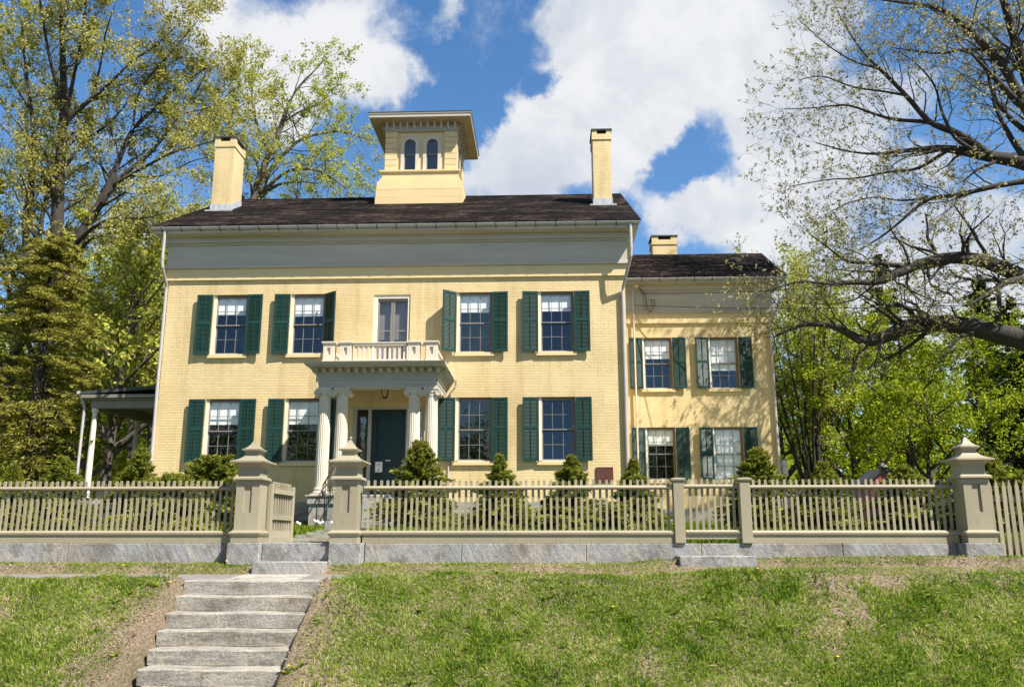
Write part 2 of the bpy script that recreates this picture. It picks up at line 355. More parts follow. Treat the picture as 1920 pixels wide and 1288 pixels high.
M['cedar_leaf'] = leaf_mat('cedar needles', [(.05, (.09, .095, .016, 1)), (.5, (.26, .25, .045, 1)), (.95, (.50, .46, .11, 1))], .45)
M['pine_leaf'] = leaf_mat('pine needles', [(.05, (.015, .03, .012, 1)), (.5, (.035, .06, .022, 1)), (.95, (.07, .10, .035, 1))], .2)
M['hemlock_leaf'] = leaf_mat('hemlock sprays', [(.05, (.05, .075, .010, 1)), (.5, (.21, .24, .03, 1)), (.95, (.52, .51, .10, 1))], .5)
M['grass'] = leaf_mat('grass blades', [(-.05, (.055, .13, .012, 1)), (.35, (.19, .32, .03, 1)), (.72, (.36, .45, .065, 1)), (.92, (.52, .51, .16, 1)), (1.2, (.68, .60, .36, 1))], .5, 1.6, 1.6)
M['yardgrass'] = leaf_mat('yard grass', [(.05, (.07, .13, .012, 1)), (.5, (.16, .24, .02, 1)), (.95, (.28, .33, .05, 1))], .35)
M['litter'] = leaf_mat('dry leaf litter', [(.05, (.10, .06, .035, 1)), (.5, (.26, .175, .105, 1)), (.95, (.46, .36, .25, 1))], .1)
M['dandelion'] = paint('dandelion yellow', (.75, .52, .01, 1), .7, .1, 30, .001)
M['puff'] = paint('dandelion seed head', (.72, .70, .66, 1), .9, .05, 30, .002)
M['red'] = paint('red painted boards', (.32, .055, .045, 1), .6, .2, 3, .003)

def ground_mat():
    m, t, b = newmat('turf and soil')
    v = N(t, 'ShaderNodeTexCoord').outputs['Object']
    soil = ramp(t, tnoise(t, 30, 8, .8, v), [(.28, (.12, .085, .058, 1)), (.5, (.37, .285, .20, 1)), (.72, (.62, .51, .38, 1))])
    gr = ramp(t, tnoise(t, 40, 8, .8, v), [(.3, (.05, .075, .015, 1)), (.7, (.20, .22, .05, 1))])
    f = ramp(t, tnoise(t, 1.1, 6, .7, v), [(.50, (0, 0, 0, 1)), (.70, (.75, .75, .75, 1))])
    L(t, mix(t, f, soil, gr), b.inputs['Base Color']); b.inputs['Roughness'].default_value = .95
    bump(t, b, tnoise(t, 16, 8, .8, v), .10); b.inputs['Specular IOR Level'].default_value = .1; return m
M['ground'] = ground_mat()
M['soil'] = paint('dry soil', (.26, .185, .125, 1), .95, .4, 9, .006)
M['asphalt_road'] = paint('asphalt road', (.06, .06, .058, 1), .9, .2, 3, .004)
def yard_mat():
    m, t, b = newmat('rough yard grass'); n = tnoise(t, 14, 8, .8)
    L(t, ramp(t, n, [(.3, (.035, .05, .010, 1)), (.5, (.085, .12, .018, 1)), (.7, (.16, .18, .04, 1))]), b.inputs['Base Color']); b.inputs['Roughness'].default_value = .95
    bump(t, b, n, .06); return m
M['yard'] = yard_mat()

# ------------------------------------------------------------------ value noise for scattering
_tab = np.random.default_rng(3).random((256, 256))
def vnoise(x, y, s):
    x = np.asarray(x)*s+100.3; y = np.asarray(y)*s+57.1
    xi = np.floor(x).astype(int); yi = np.floor(y).astype(int); fx = x-xi; fy = y-yi
    fx = fx*fx*(3-2*fx); fy = fy*fy*(3-2*fy)
    g = lambda a, b: _tab[a % 256, b % 256]
    return (g(xi, yi)*(1-fx)+g(xi+1, yi)*fx)*(1-fy)+(g(xi, yi+1)*(1-fx)+g(xi+1, yi+1)*fx)*fy
def fbm(x, y, s): return (vnoise(x, y, s)+.5*vnoise(x, y, s*2.1)+.25*vnoise(x, y, s*4.3))/1.75

# ------------------------------------------------------------------ terrain
def bank_z(x, y):
    x = np.asarray(x, float); y = np.asarray(y, float)
    ys = [-400, 2, 7.2, 8.3, 10.25, 10.5, 10.8, 11.47, 11.66, 11.93, 12.0, 12.3, 23, 30, 60, 400]
    zs = [-1.95, -1.95, -1.93, -1.80, -.57, -.46, -.49, -.445, -.325, -.305, -.30, -.06, .42, .5, .8, 3]
    z = np.interp(y, ys, zs)
    near = (y > 7.0) & (y < 10.65)
    lump = (fbm(x, y, 1.3)-.5)*.10+(fbm(x+9, y, 5)-.5)*.05
    st = np.clip((np.abs(x+3.53)-.70)/.16, 0, 1)        # fade lumps and drop under the stair
    d_st = np.abs(x+3.53); clod = (fbm(x*1.0+3, y, 9)-.5)*.07*np.clip((d_st-.80)/.08, 0, 1)*np.clip((1.75-d_st)/.5, 0, 1)
    lump = lump+clod
    z = np.where(near, z+lump*np.clip((y-6.9)/.7, 0, 1)*st-.50*(1-st), z)
    lip = np.exp(-((y-10.5)/.17)**2)*np.clip((x+2.4)/1.2, 0, 1)*.075
    return z+lip+np.clip((x-1)/4, 0, 1)*.05*((y > 11.5) & (y < 12.05))+np.clip((x-.8)/.6, 0, 1)*.10*np.clip((y-11.25)/.15, 0, 1)*np.clip((11.80-y)/.2, 0, 1)
xs = np.unique(np.concatenate([np.linspace(-400, -9, 30), np.arange(-9, -5.5, .09), np.arange(-5.5, -1.5, .035), np.arange(-1.5, 9, .09), np.linspace(9, 400, 30)]))
def sheet(ys, name, m):
    X, Y = np.meshgrid(xs, ys); Z = bank_z(X, Y); nx = len(xs); ny = len(ys)
    i = np.arange(ny-1)[:, None]*nx+np.arange(nx-1)[None, :]
    F = np.stack([i, i+1, i+1+nx, i+nx], -1).reshape(-1, 4)
    return npmesh(name, np.stack([X, Y, Z], -1).reshape(-1, 3), F, m, None, (0, 0, 0), True, 'structure')
sheet(np.r_[np.linspace(-400, 6.5, 14), 7.0, 7.3], 'street', M['asphalt_road'])
sheet(np.concatenate([np.arange(7.3, 10.85, .04), [10.9, 11.1, 11.2, 11.25, 11.3, 11.35, 11.4, 11.5, 11.6, 11.7, 11.8, 11.9, 12.0]]), 'lawn', M['ground'])
sheet(np.concatenate([[12.0, 12.1, 12.2, 12.35, 13], np.arange(14, 34, 1.0), np.linspace(35, 400, 20)]), 'yard', M['yard'])
pr_ = [(10.72, -.478), (11.47, -.436), (11.47, -.6), (10.72, -.6)]
p = MB().prism(pr_, 'x', -60, -3.92).prism(pr_, 'x', -3.05, 60)
obj('sidewalk', p, M['asphalt'], kind='structure')
# crossing slab, slightly skew as in the photo
p = MB(); p.prism([(10.64, -.478), (11.485, -.431), (11.485, -.6), (10.64, -.6)], 'x', -3.92, -3.05)
obj('path', p, M['slab'], origin=(-3.5, 11, -.5), kind='structure')
p = MB(); p.prism([(-3.85, 12.1), (-2.95, 12.1), (-3.5, 19.5), (-4.8, 19.5)], 'z', -.3, .0)
p = MB()
for k in range(6):
    y0 = 12.05+k*1.25; y1 = y0+1.22; z = -.03+k*.052
    xa = -3.86-.17*k*.9; p.prism([(xa, y0), (xa+.95, y0), (xa+.80, y1), (xa-.16, y1)], 'z', z-.2, z+.012)
obj('garden_path', p, M['slab'], origin=(-3.8, 15, 0), kind='structure')

# ------------------------------------------------------------------ lower steps
st = thing('stone_stairs', (-3.5, 9.6, -1.6), 'flight of worn grey granite steps cut into the grassy bank', 'stairs')
for i, (xl, xr) in enumerate([(-4.35, -2.73), (-4.33, -2.73), (-4.31, -2.72), (-4.29, -2.73), (-4.26, -2.70), (-4.23, -2.71), (-4.16, -2.69), (-4.14, -2.68), (-4.12, -2.66)]):
    y0 = 10.6-.26*i; z1 = -.475-.165*i
    b = MB(); nx_ = 44; prof = [(.004, -.158), (0, -.012), (.010, 0), (.29, .004), (.29, -.158)]
    rr = np.random.default_rng(40+i)
    for k in range(nx_+1):
        x = xl+(xr-xl)*k/nx_; e = .006*math.sin(k*.16+i*2.1)+.002*math.sin(k*.5+i)+rr.normal(0, .0006); e2 = .004*math.sin(k*.21+i*1.3)+rr.normal(0, .0008)
        for (dy, dz) in prof: b.v.append((x, y0+dy+(e if dy < .1 else 0), z1+dz+(e2 if dz > -.1 else 0)))
    kp = len(prof)
    for k in range(nx_):
        for j in range(kp):
            j2 = (j+1) % kp; b.f.append((k*kp+j, k*kp+j2, (k+1)*kp+j2, (k+1)*kp+j)[::-1])
    b.f.append(tuple(range(kp))); b.f.append(tuple(range(nx_*kp+kp-1, nx_*kp-1, -1)))
    obj('step', b, M['granite_step'], st)

# ------------------------------------------------------------------ granite fence base
def blocks(name, label, joints, y0, y1, z0, z1):
    t = thing(name, ((joints[0]+joints[-1])/2, (y0+y1)/2, z0), label, 'stone wall')
    for a, b_ in zip(joints[:-1], joints[1:]):
        obj('block', MB().box(a+.003, b_-.003, y0, y1, z0, z1), M['granite'], t, bevel=.008)
    return t
blocks('granite_wall', 'low grey granite wall under the long left run of picket fence', [-12.6, -9.3, -6.55, -4.27], 11.93, 12.25, -.5, -.045)
blocks('granite_wall', 'low grey granite wall under the picket fence right of the gateway', [-2.46, -1.15, .52, 2.05, 3.9, 5.385], 11.93, 12.25, -.5, -.045)
for x0, x1, who in ((-4.262, -3.825, 'granite plinth block under the left post of the open gate'), (-2.895, -2.468, 'granite plinth block under the right post of the open gate'), (5.39, 5.87, 'granite plinth block under the big post at the far right end')):
    tag(obj('granite_plinth', MB().box(x0, x1, 11.69, 12.27, -.5, -.04), M['granite'], origin=((x0+x1)/2, 12, -.5), bevel=.01), who, 'plinth', 'granite plinths of the gate posts')
g = thing('gateway_step', (-3.36, 11.7, -.45), 'granite threshold and lower step between the two big gate posts', 'step')
obj('threshold', MB().box(-3.82, -2.9, 11.80, 12.2, -.5, -.035), M['granite'], g, bevel=.01)
obj('lower_step', MB().box(-3.84, -2.9, 11.48, 11.797, -.5, -.275), M['granite'], g, bevel=.01)
tag(obj('doorstep', MB().box(1.69, 2.66, 11.48, 11.925, -.5, -.20), M['granite'], origin=(2.1, 11.6, -.5), bevel=.012), 'rough granite step lying below the small closed side gate', 'step')

# ------------------------------------------------------------------ gate posts
def gate_post(cx, label, ball=True):
    cy = 11.94
    t = thing('gate_post', (cx, cy, -.04), label, 'gate post', 'large khaki gate posts with pagoda caps')
    h = .162
    b = MB().sq_lathe(cx, cy, [(.19, -.04), (.19, .045), (.205, .06), (.215, .085), (.215, .10), (.20, .108), (.172, .128)])
    obj('base', b, M['khaki'], t, bevel=.003)
    # shaft with a recessed front panel
    f = cy-h; pw = .055; pz0, pz1 = .36, .715; d = .022
    b = MB()
    b.box(cx-h, cx-pw, f, cy+h, .128, .735).box(cx+pw, cx+h, f, cy+h, .128, .735)
    b.box(cx-pw, cx+pw, f, cy+h, .128, pz0).box(cx-pw, cx+pw, f, cy+h, pz1, .735).box(cx-pw, cx+pw, f+d, cy+h, pz0, pz1)
    obj('shaft', b, M['khaki'], t)
    obj('neck', MB().sq_lathe(cx, cy, [(h+.003, .735), (h+.003, .795), (.205, .80), (.205, .822), (.185, .84), (.155, .848), (.15, .965), (.165, .985), (.215, 1.025), (.22, 1.03)]), M['khaki'], t)
    cap = [(.247, 1.03), (.247, 1.052), (.20, 1.066), (.155, 1.085), (.118, 1.112), (.105, 1.13)]
    c = obj('cap', MB().sq_lathe(cx, cy, cap), M['khaki'], t)
    f2 = MB().sq_lathe(cx, cy, [(.095, 1.125), (.092, 1.18), (.10, 1.19), (.13, 1.205), (.132, 1.222), (.10, 1.235), (.065, 1.265), (.038, 1.305), (.018, 1.345), (.012, 1.352)])
    obj('upper_cap', f2, M['khaki'], t)
    b = MB().lathe(cx, cy, [(.009, 1.348), (.012, 1.355), (.021, 1.365), (.024, 1.377), (.019, 1.39), (.004, 1.397)] if ball else [(.006, 1.348), (.008, 1.36), (.006, 1.372), (.002, 1.376)], 12)
    obj('finial', b, M['khaki'], t, smooth=True)
    return t
gate_post(-4.055, 'khaki gate post with broken finial, the open gate leaf hinged beside it', False)
gate_post(-2.715, 'khaki gate post with ball finial in front of the house door', True)
gate_post(5.645, 'khaki gate post at the far right corner of the fence beside tall pointed pickets', True)

# ------------------------------------------------------------------ picket fences
def picket_mesh(w, d, z0, z1, pointed=False):
    me_b = MB(); h = w/2
    top = [(h, z1-.03), (0, z1), (-h, z1-.03)] if not pointed else [(h, z1-.10), (0, z1), (-h, z1-.10)]
    if not pointed: top = [(h, z1-.014), (h*.6, z1-.003), (-h*.6, z1-.003), (-h, z1-.014)]
    me_b.prism([(-h, z0), (h, z0)]+top, 'y', -d/2, d/2); return me_b
pk = bpy.data.meshes.new('picket'); _b = picket_mesh(.034, .022, .06, .803); pk.from_pydata(_b.v, [], _b.f); pk.materials.append(M['khaki'])
pk2 = bpy.data.meshes.new('pointed_picket'); _b = picket_mesh(.052, .02, -.36, .80, True); pk2.from_pydata(_b.v, [], _b.f); pk2.materials.append(M['khaki'])
def fence(name, x0, x1, label, cat='fence', dz=0, base=True, n=None, pitch=.0832, first=None):
    t = thing(name, ((x0+x1)/2, 12.0, -.04+dz), label, cat, 'khaki picket fence runs' if cat == 'fence' else None)
    pr = [(11.925, .688), (11.925, .70), (11.945, .722), (12.03, .722), (12.03, .672), (11.945, .672)]
    obj('top_rail', MB().prism([(y, z+dz) for y, z in pr], 'x', x0, x1), M['khaki'], t)
    pr = [(11.935, -.042), (11.935, .055), (11.92, .066), (11.915, .086), (11.915, .10), (11.94, .125), (12.06, .125), (12.06, -.042)]
    if not base: pr = [(11.95, .0), (11.95, .062), (11.925, .075), (11.92, .095), (11.945, .12), (12.05, .12), (12.05, .0)]
    obj('base_board', MB().prism([(y, z+dz) for y, z in pr], 'x', x0, x1), M['khaki'], t)
    k = int((x1-x0)/pitch); off = (x1-x0-(k-1)*pitch)/2
    for i in range(k):
        o = link('picket', pk, None, t, (x0+off+i*pitch, 11.992+random.gauss(0, .001), dz+random.gauss(0, .0025)))
        o.rotation_euler = (random.gauss(0, .004), random.gauss(0, .007), 0)
    return t
fence('picket_fence', -12.4, -4.262, 'long khaki picket fence left of the open gateway')
fence('picket_fence', -2.50, 1.70, 'khaki picket fence between the ball topped gate post and the small side gate')
fence('picket_fence', 2.735, 5.43, 'khaki picket fence from the small side gate to the far right post')
fence('side_gate', 1.855, 2.595, 'small closed picket gate between two slim posts', 'gate', .012, False)
for x, who in ((1.775, 'slim flat capped fence post on the left of the small side gate'), (2.66, 'slim flat capped fence post on the right of the small side gate')):
    t = thing('fence_post', (x, 11.99, -.04), who, 'fence post', 'slim posts of the side gate')
    obj('shaft', MB().box(x-.07, x+.07, 11.90, 12.06, -.04, .775), M['khaki'], t, bevel=.004)
    obj('cap', MB().sq_lathe(x, 11.98, [(.075, .775), (.098, .788), (.10, .808), (.085, .815), (.03, .824)]), M['khaki'], t)
t = thing('pointed_picket_fence', (7.4, 12.0, -.36), 'taller pointed picket fence continuing past the far right gate post', 'fence')
obj('rail', MB().box(5.87, 9.4, 12.012, 12.05, .50, .58).box(5.87, 9.4, 12.012, 12.05, -.12, -.04), M['khaki'], t)
for i in range(39):
    o = link('picket', pk2, None, t, (5.925+i*.0885, 12.0, random.gauss(-.01, .006))); o.rotation_euler = (0, random.gauss(0, .008), 0)
# open gate leaf, swung inward
gl = thing('open_gate', (-3.865, 12.13, -.03), 'khaki gate leaf swung open into the yard beside the left gate post', 'gate')
gl.rotation_euler = (0, 0, R(86))
def loc(b): 
    o3 = W[gl.name]; b.v = [(x+o3.x, y+o3.y, z+o3.z) for x, y, z in b.v]; return b
wd = .92
obj('hinge_stile', loc(MB().box(.0, .085, -.03, .03, .0, .80)), M['khaki'], gl, bevel=.003)
obj('latch_stile', loc(MB().box(wd-.085, wd, -.03, .03, .0, .80)), M['khaki'], gl, bevel=.003)
obj('rail', loc(MB().box(.085, wd-.085, -.045, .025, .67, .73)), M['khaki'], gl)
obj('rail', loc(MB().box(.085, wd-.085, -.03, .025, .31, .37)), M['khaki'], gl)
obj('rail', loc(MB().box(.085, wd-.085, -.03, .025, .0, .06)), M['khaki'], gl)
obj('board', loc(MB().box(.085, wd-.085, -.008, .022, .06, .16)), M['khaki'], gl)
for i in range(8):
    x = .14+i*.0915; obj('picket', loc(MB().prism([(x-.016, .12), (x+.016, .12), (x+.016, .82), (x, .835), (x-.016, .82)], 'y', -.006, .016)), M['khaki'], gl)

# ------------------------------------------------------------------ the house
H = thing('yellow_house', (-4.2, 23, .4), 'large yellow brick house with green shutters, cupola, white portico and side wing', 'house')
YF, X0, X1 = 23.0, -10.56, 2.2
YW, XW0, XW1 = 28.0, 2.2, 7.42
A, Bc, Cc, Dc = -8.745, -6.57, -1.94, .295
E_, F_ = 3.66, 5.81
OW = .485
main_op = [(c-OW, c+OW, z0, z1) for c in (A, Bc, Cc, Dc) for z0, z1 in ((2.02, 3.74), (4.96, 6.675))]
main_op += [(-5.20, -3.26, 1.05, 3.52), (-4.74, -3.72, 4.36, 6.63)]
for c in (-7.9, -5.9, -1.35, .95): main_op.append((c-.26, c+.26, .60, .93))
wing_op = [(c-OW, c+OW, z0, z1) for c in (E_, F_) for z0, z1 in ((1.85, 3.54), (4.78, 6.50))]
def wall_front(b, x0, x1, z0, z1, y, ops, depth=.22):
    gx = sorted({x0, x1, *[o[0] for o in ops], *[o[1] for o in ops]}); gz = sorted({z0, z1, *[o[2] for o in ops], *[o[3] for o in ops]})
    gx = [g_ for g_ in gx if x0 <= g_ <= x1]; gz = [g_ for g_ in gz if z0 <= g_ <= z1]
    for a, c in zip(gx[:-1], gx[1:]):
        for e, f in zip(gz[:-1], gz[1:]):
            mx_, mz = (a+c)/2, (e+f)/2
            if any(o[0] < mx_ < o[1] and o[2] < mz < o[3] for o in ops): continue
            b.poly([(a, y, e), (c, y, e), (c, y, f), (a, y, f)])
    for a, c, e, f in ops:
        if e < z0 or f > z1: continue
        b.poly([(a, y, e), (a, y, f), (a, y+depth, f), (a, y+depth, e)]); b.poly([(c, y, f), (c, y, e), (c, y+depth, e), (c, y+depth, f)])
        b.poly([(a, y, f), (c, y, f), (c, y+depth, f), (a, y+depth, f)]); b.poly([(c, y, e), (a, y, e), (a, y+depth, e), (c, y+depth, e)])
YB = 32.6; RIDGE_Y, RIDGE_Z = 27.8, 11.48
b = MB(); wall_front(b, X0, X1, .97, 7.2, YF, [o for o in main_op if o[2] > .97])
for x in (X0, X1): b.poly([(x, YF, .97), (x, YF, 8.45), (x, RIDGE_Y, 11.36), (x, YB, 8.45), (x, YB, .97)])
b.poly([(X0, YB, .97), (X1, YB, .97), (X1, YB, 8.4), (X0, YB, 8.4)])
obj('wall', b, M['brick'], H)
b = MB(); wall_front(b, XW0, XW1, .97, 7.1, YW, wing_op)
b.poly([(XW1, YW, .97), (XW1, YW, 8.3), (XW1, 30.4, 9.95), (XW1, 33, 8.3), (XW1, 33, .97)]); b.poly([(XW0, 33, .97), (XW1, 33, .97), (XW1, 33, 8.3), (XW0, 33, 8.3)])
obj('wall', b, M['brick'], H)['label'] = 'brick wall of the lower side wing set back on the right'
b = MB(); wall_front(b, X0-.03, X1+.03, .2, .97, YF-.03, [o for o in main_op if o[3] < .97])
for x in (X0-.03, X1+.03): b.poly([(x, YF-.03, .2), (x, YF-.03, .97), (x, YB, .97), (x, YB, .2)])
b.poly([(X0-.03, YF-.03, .97), (X1+.03, YF-.03, .97), (X1+.03, YF, .97), (X0-.03, YF, .97)])
wall_front(b, XW0, XW1+.03, .2, .97, YW-.03, [])
b.poly([(XW0, YW-.03, .97), (XW1+.03, YW-.03, .97), (XW1+.03, YW, .97), (XW0, YW, .97)])
obj('foundation', b, M['granite_step'], H)
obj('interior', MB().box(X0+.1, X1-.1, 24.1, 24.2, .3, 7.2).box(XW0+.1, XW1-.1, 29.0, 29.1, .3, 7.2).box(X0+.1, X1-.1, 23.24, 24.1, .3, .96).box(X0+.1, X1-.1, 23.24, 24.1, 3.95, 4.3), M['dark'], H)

# --- cornices
def cornice(x0, x1, yf, yb, z_arch0, z_m0, z_f0, z_bed, z_sof, eave_y, gx0, gx1, gz, left=True):
    o = obj('cornice', MB(), M['grey_trim'], H)
    def ring(b, p, z0, z1):
        b.box(x0-(p if left else -.01), x1+p, yf-p, yb+p, z0, z1)
    b = MB(); ring(b, .06, z_arch0, z_m0); obj('architrave', b, M['yellow'], H, bevel=.004)
    b = MB(); ring(b, .13, z_m0, z_m0+.055); ring(b, .10, z_m0+.055, z_f0); ring(b, .075, z_f0, z_bed)
    ring(b, .13, z_bed, z_bed+.05); ring(b, .20, z_bed+.05, z_sof-.06)
    b.box(gx0+.05, gx1-.05, eave_y+.09, yb+.4, z_sof-.06, z_sof)
    b.box(gx0+.03, gx1-.03, eave_y+.055, eave_y+.10, z_sof-.05, gz+.01)
    me = o.data; me.from_pydata([(x-H.location.x, y-H.location.y, z-H.location.z) for x, y, z in b.v], [], b.f); me.update()
    # half round gutter and hangers
    g_ = MB(); n = 9; r = .055
    ring1 = [(eave_y+r*math.cos(math.pi+math.pi*k/(n-1)), gz+r*math.sin(math.pi+math.pi*k/(n-1))) for k in range(n)]
    ring2 = [(eave_y+(r-.008)*math.cos(2*math.pi-math.pi*k/(n-1)), gz+(r-.008)*math.sin(2*math.pi-math.pi*k/(n-1))) for k in range(n)]
    g_.prism(ring1+ring2, 'x', gx0, gx1); g_.tube([(gx0, eave_y-r, gz+.004), (gx1, eave_y-r, gz+.004)], .011, 6)
    go = obj('gutter', g_, M['metal'], H)
    k = int((gx1-gx0)/.56)
    for i in range(k):
        x = gx0+.3+i*(gx1-gx0-.4)/k
        obj('hanger', MB().tube([(x, eave_y-r-.012, gz+.02), (x, eave_y-r*.75, gz-r*.85), (x, eave_y, gz-r-.012), (x, eave_y+.06, gz-.09)], .012, 5), M['slate'], go)
cornice(X0, X1, YF, YB, 7.09, 7.42, 7.52, 8.10, 8.37, 22.42, -10.93, 2.60, 8.45)
cornice(XW0, XW1, YW, 33, 6.97, 7.30, 7.38, 8.05, 8.30, 27.45, 2.3, 7.86, 8.36, left=False)
# --- roofs (slab + bevelled courses)
def roof(x0, x1, ye, ze, yr, zr, yb, zb):
    b = MB(); th = .09
    b.prism([(ye, ze), (yr, zr), (yb, zb), (yb, zb-th), (yr, zr-th-.02), (ye, ze-th*.5)], 'x', x0, x1)
    return obj('roof', b, M['roof'], H)
RF = roof(-10.93, 2.62, 22.36, 8.50, RIDGE_Y, RIDGE_Z, 33.1, 8.5)
RW = roof(2.12, 7.88, 27.40, 8.42, 30.35, 10.16, 33.4, 8.4)
def roof_z(y): return 8.50+(y-22.36)*(RIDGE_Z-8.50)/(RIDGE_Y-22.36)
obj('ridge_cap', MB().prism([(RIDGE_Y-.16, RIDGE_Z-.07), (RIDGE_Y, RIDGE_Z+.022), (RIDGE_Y+.16, RIDGE_Z-.07)], 'x', -10.92, 2.61), M['roof'], H)
# --- chimneys: brick shaft, stone cap on piers
def chimney(x0, x1, y0, y1, zb, zt, nm, flash=True):
    b = MB().box(x0, x1, y0, y1, zb, zt-.36)
    b.box(x0-.025, x1+.025, y0-.025, y1+.025, zt-.36, zt-.17)
    w = (x1-x0)*.24; dp = (y1-y0)*.16
    for xa, xb in ((x0-.02, x0+w), (x1-w, x1+.02)):
        for ya, yb in ((y0-.02, y0+dp), (y1-dp, y1+.02)): b.box(xa, xb, ya, yb, zt-.17, zt-.045)
    o = obj('chimney', b, M['brick'], H)
    obj('cap_slab', MB().box(x0-.05, x1+.05, y0-.05, y1+.05, zt-.045, zt), M['slate'], o, bevel=.006)
    obj('flue', MB().box(x0+.05, x1-.05, y0+.05, y1-.05, zt-.17, zt-.155), M['dark'], o)
    if flash:
        f = MB().box(x0-.02, x1+.02, y0-.02, y0+.05, roof_z(y0)-.06, roof_z(y0)+.20)
        f.box(x0-.12, x1+.12, y0-.16, y0-.015, roof_z(y0-.1)-.03, roof_z(y0-.1)+.02)
        n = 6
        for xs_, xe in ((x0-.018, x0+.05), (x1-.05, x1+.018)):
            for k in range(n):
                ya = y0+.05+(y1-y0-.05)*k/n; yb = y0+.05+(y1-y0-.05)*(k+1)/n
                f.prism([(ya, roof_z(ya)-.08), (yb, roof_z(yb)-.08), (yb, roof_z(yb)+.14), (ya, roof_z(ya)+.24)], 'x', xs_, xe)
        obj('flashing', f, M['lead'], o)
chimney(-10.50, -9.88, 25.3, 26.2, 9.6, 12.62, 'l'); chimney(1.54, 2.10, 25.3, 26.2, 9.6, 12.64, 'r')
chimney(3.98, 4.87, 30.6, 31.4, 9.5, 10.98, 'w', False)
# --- cupola
cx, cyc = -4.06, 27.62
CU = obj('cupola', MB().sq_lathe(cx, cyc, [(1.425, 10.3), (1.425, 10.84), (1.395, 10.845), (1.408, 10.86), (1.408, 11.10), (1.38, 11.105), (1.40, 11.12), (1.385, 11.40)]).sq_lathe(cx, cyc, [(1.32, 11.40), (1.32, 11.53)]).sq_lathe(cx, cyc, [(1.26, 11.53), (1.26, 11.74)]), M['yellow'], H)
CUF = cyc-1.19
b = MB().sq_lathe(cx, cyc, [(1.29, 11.74), (1.31, 11.77), (1.31, 11.83), (1.20, 11.86)]); obj('sill_band', b, M['yellow'], CU)
# corner boards with clapboard lines, arched recess wall
b = MB()
for k in range(7):
    z0 = 11.85+k*.199; z1 = z0+.197
    for sx in (-1, 1):
        for sy in (-1, 1):
            xa, xb = sorted((cx+sx*1.19, cx+sx*.79)); ya, yb = sorted((cyc+sy*1.19, cyc+sy*.79)); b.box(xa, xb, ya, yb, z0, z1-.012)
b.box(cx-1.175, cx+1.175, cyc-1.175, cyc+1.175, 11.83, 11.86)
obj('corner_board', b, M['yellow'], CU)
def arch(cx_, w, z0, zs, n=12):      # closed outline of an arched opening (x,z)
    return [(cx_-w, z0), (cx_+w, z0)]+[(cx_+w*math.cos(math.pi*k/n), zs+w*math.sin(math.pi*k/n)) for k in range(n+1)]
def arch_window(fx, y, cxx, parent):
    zs, z0 = 12.79, 11.86; w_o, w_i = .30, .19
    o = arch(cxx, w_o, z0, zs); i_ = arch(cxx, w_i, z0+.0, zs)
    b = MB(); n = len(o)
    pts = o[2:]; inn = i_[2:]
    outer = [o[1]]+pts+[o[0]]; inner = [i_[1]]+inn+[i_[0]]
    for k in range(len(outer)-1):
        q = [outer[k], outer[k+1], inner[k+1], inner[k]]
        b.poly([(x, y-.06, z) for x, z in q]); b.poly([(outer[k][0], y-.06, outer[k][1]), (outer[k][0], y+.05, outer[k][1]), (outer[k+1][0], y+.05, outer[k+1][1]), (outer[k+1][0], y-.06, outer[k+1][1])])
        b.poly([(inner[k][0], y-.06, inner[k][1]), (inner[k+1][0], y-.06, inner[k+1][1]), (inner[k+1][0], y+.05, inner[k+1][1]), (inner[k][0], y+.05, inner[k][1])])
    return b, i_
ypan = cyc-1.12
W2 = []
for s in (-1, 1):
    b, inner = arch_window(0, ypan, cx+s*.37, CU)
    wobj = obj('window', b, M['white'], CU)
    W2.append(inner)
    n0 = len(inner)
# recess wall with the arched holes approximated by strips around each arch
def recess_wall(yp, flip):
    b = MB(); zt = 13.24; z0 = 11.86; zs = 12.79; w = .25
    def P(x, z): return (x, yp, z) if not flip else (yp, cyc+(x-cx), z)
    for s in (-1, 1):
        c = cx+s*.37; n = 12
        xa, xb = (cx-.80, cx) if s < 0 else (cx, cx+.80)
        b.poly([P(xa, z0), P(c-w, z0), P(c-w, zs), P(xa, zs)]); b.poly([P(c+w, z0), P(xb, z0), P(xb, zs), P(c+w, zs)])
        for k in range(n):
            a0, a1 = math.pi*k/n, math.pi*(k+1)/n
            p0 = (c+w*math.cos(a0), zs+w*math.sin(a0)); p1 = (c+w*math.cos(a1), zs+w*math.sin(a1))
            b.poly([P(*p0), P(p0[0], zt), P(p1[0], zt), P(*p1)])
        b.poly([P(xa, zs), P(c-w, zs), P(c-w, zt), P(xa, zt)]); b.poly([P(c+w, zs), P(xb, zs), P(xb, zt), P(c+w, zt)])
    return b
b = recess_wall(ypan, False); bb = recess_wall(cx+1.12, True); n0 = len(b.v); b.v += bb.v; b.f += [tuple(i+n0 for i in f) for f in bb.f]
bb = recess_wall(cx-1.12, True); n0 = len(b.v); b.v += bb.v; b.f += [tuple(i+n0 for i in f) for f in bb.f]
bb = recess_wall(cyc+1.12, False); n0 = len(b.v); b.v += bb.v; b.f += [tuple(i+n0 for i in f) for f in bb.f]
obj('recess_panel', b, M['yellow'], CU)
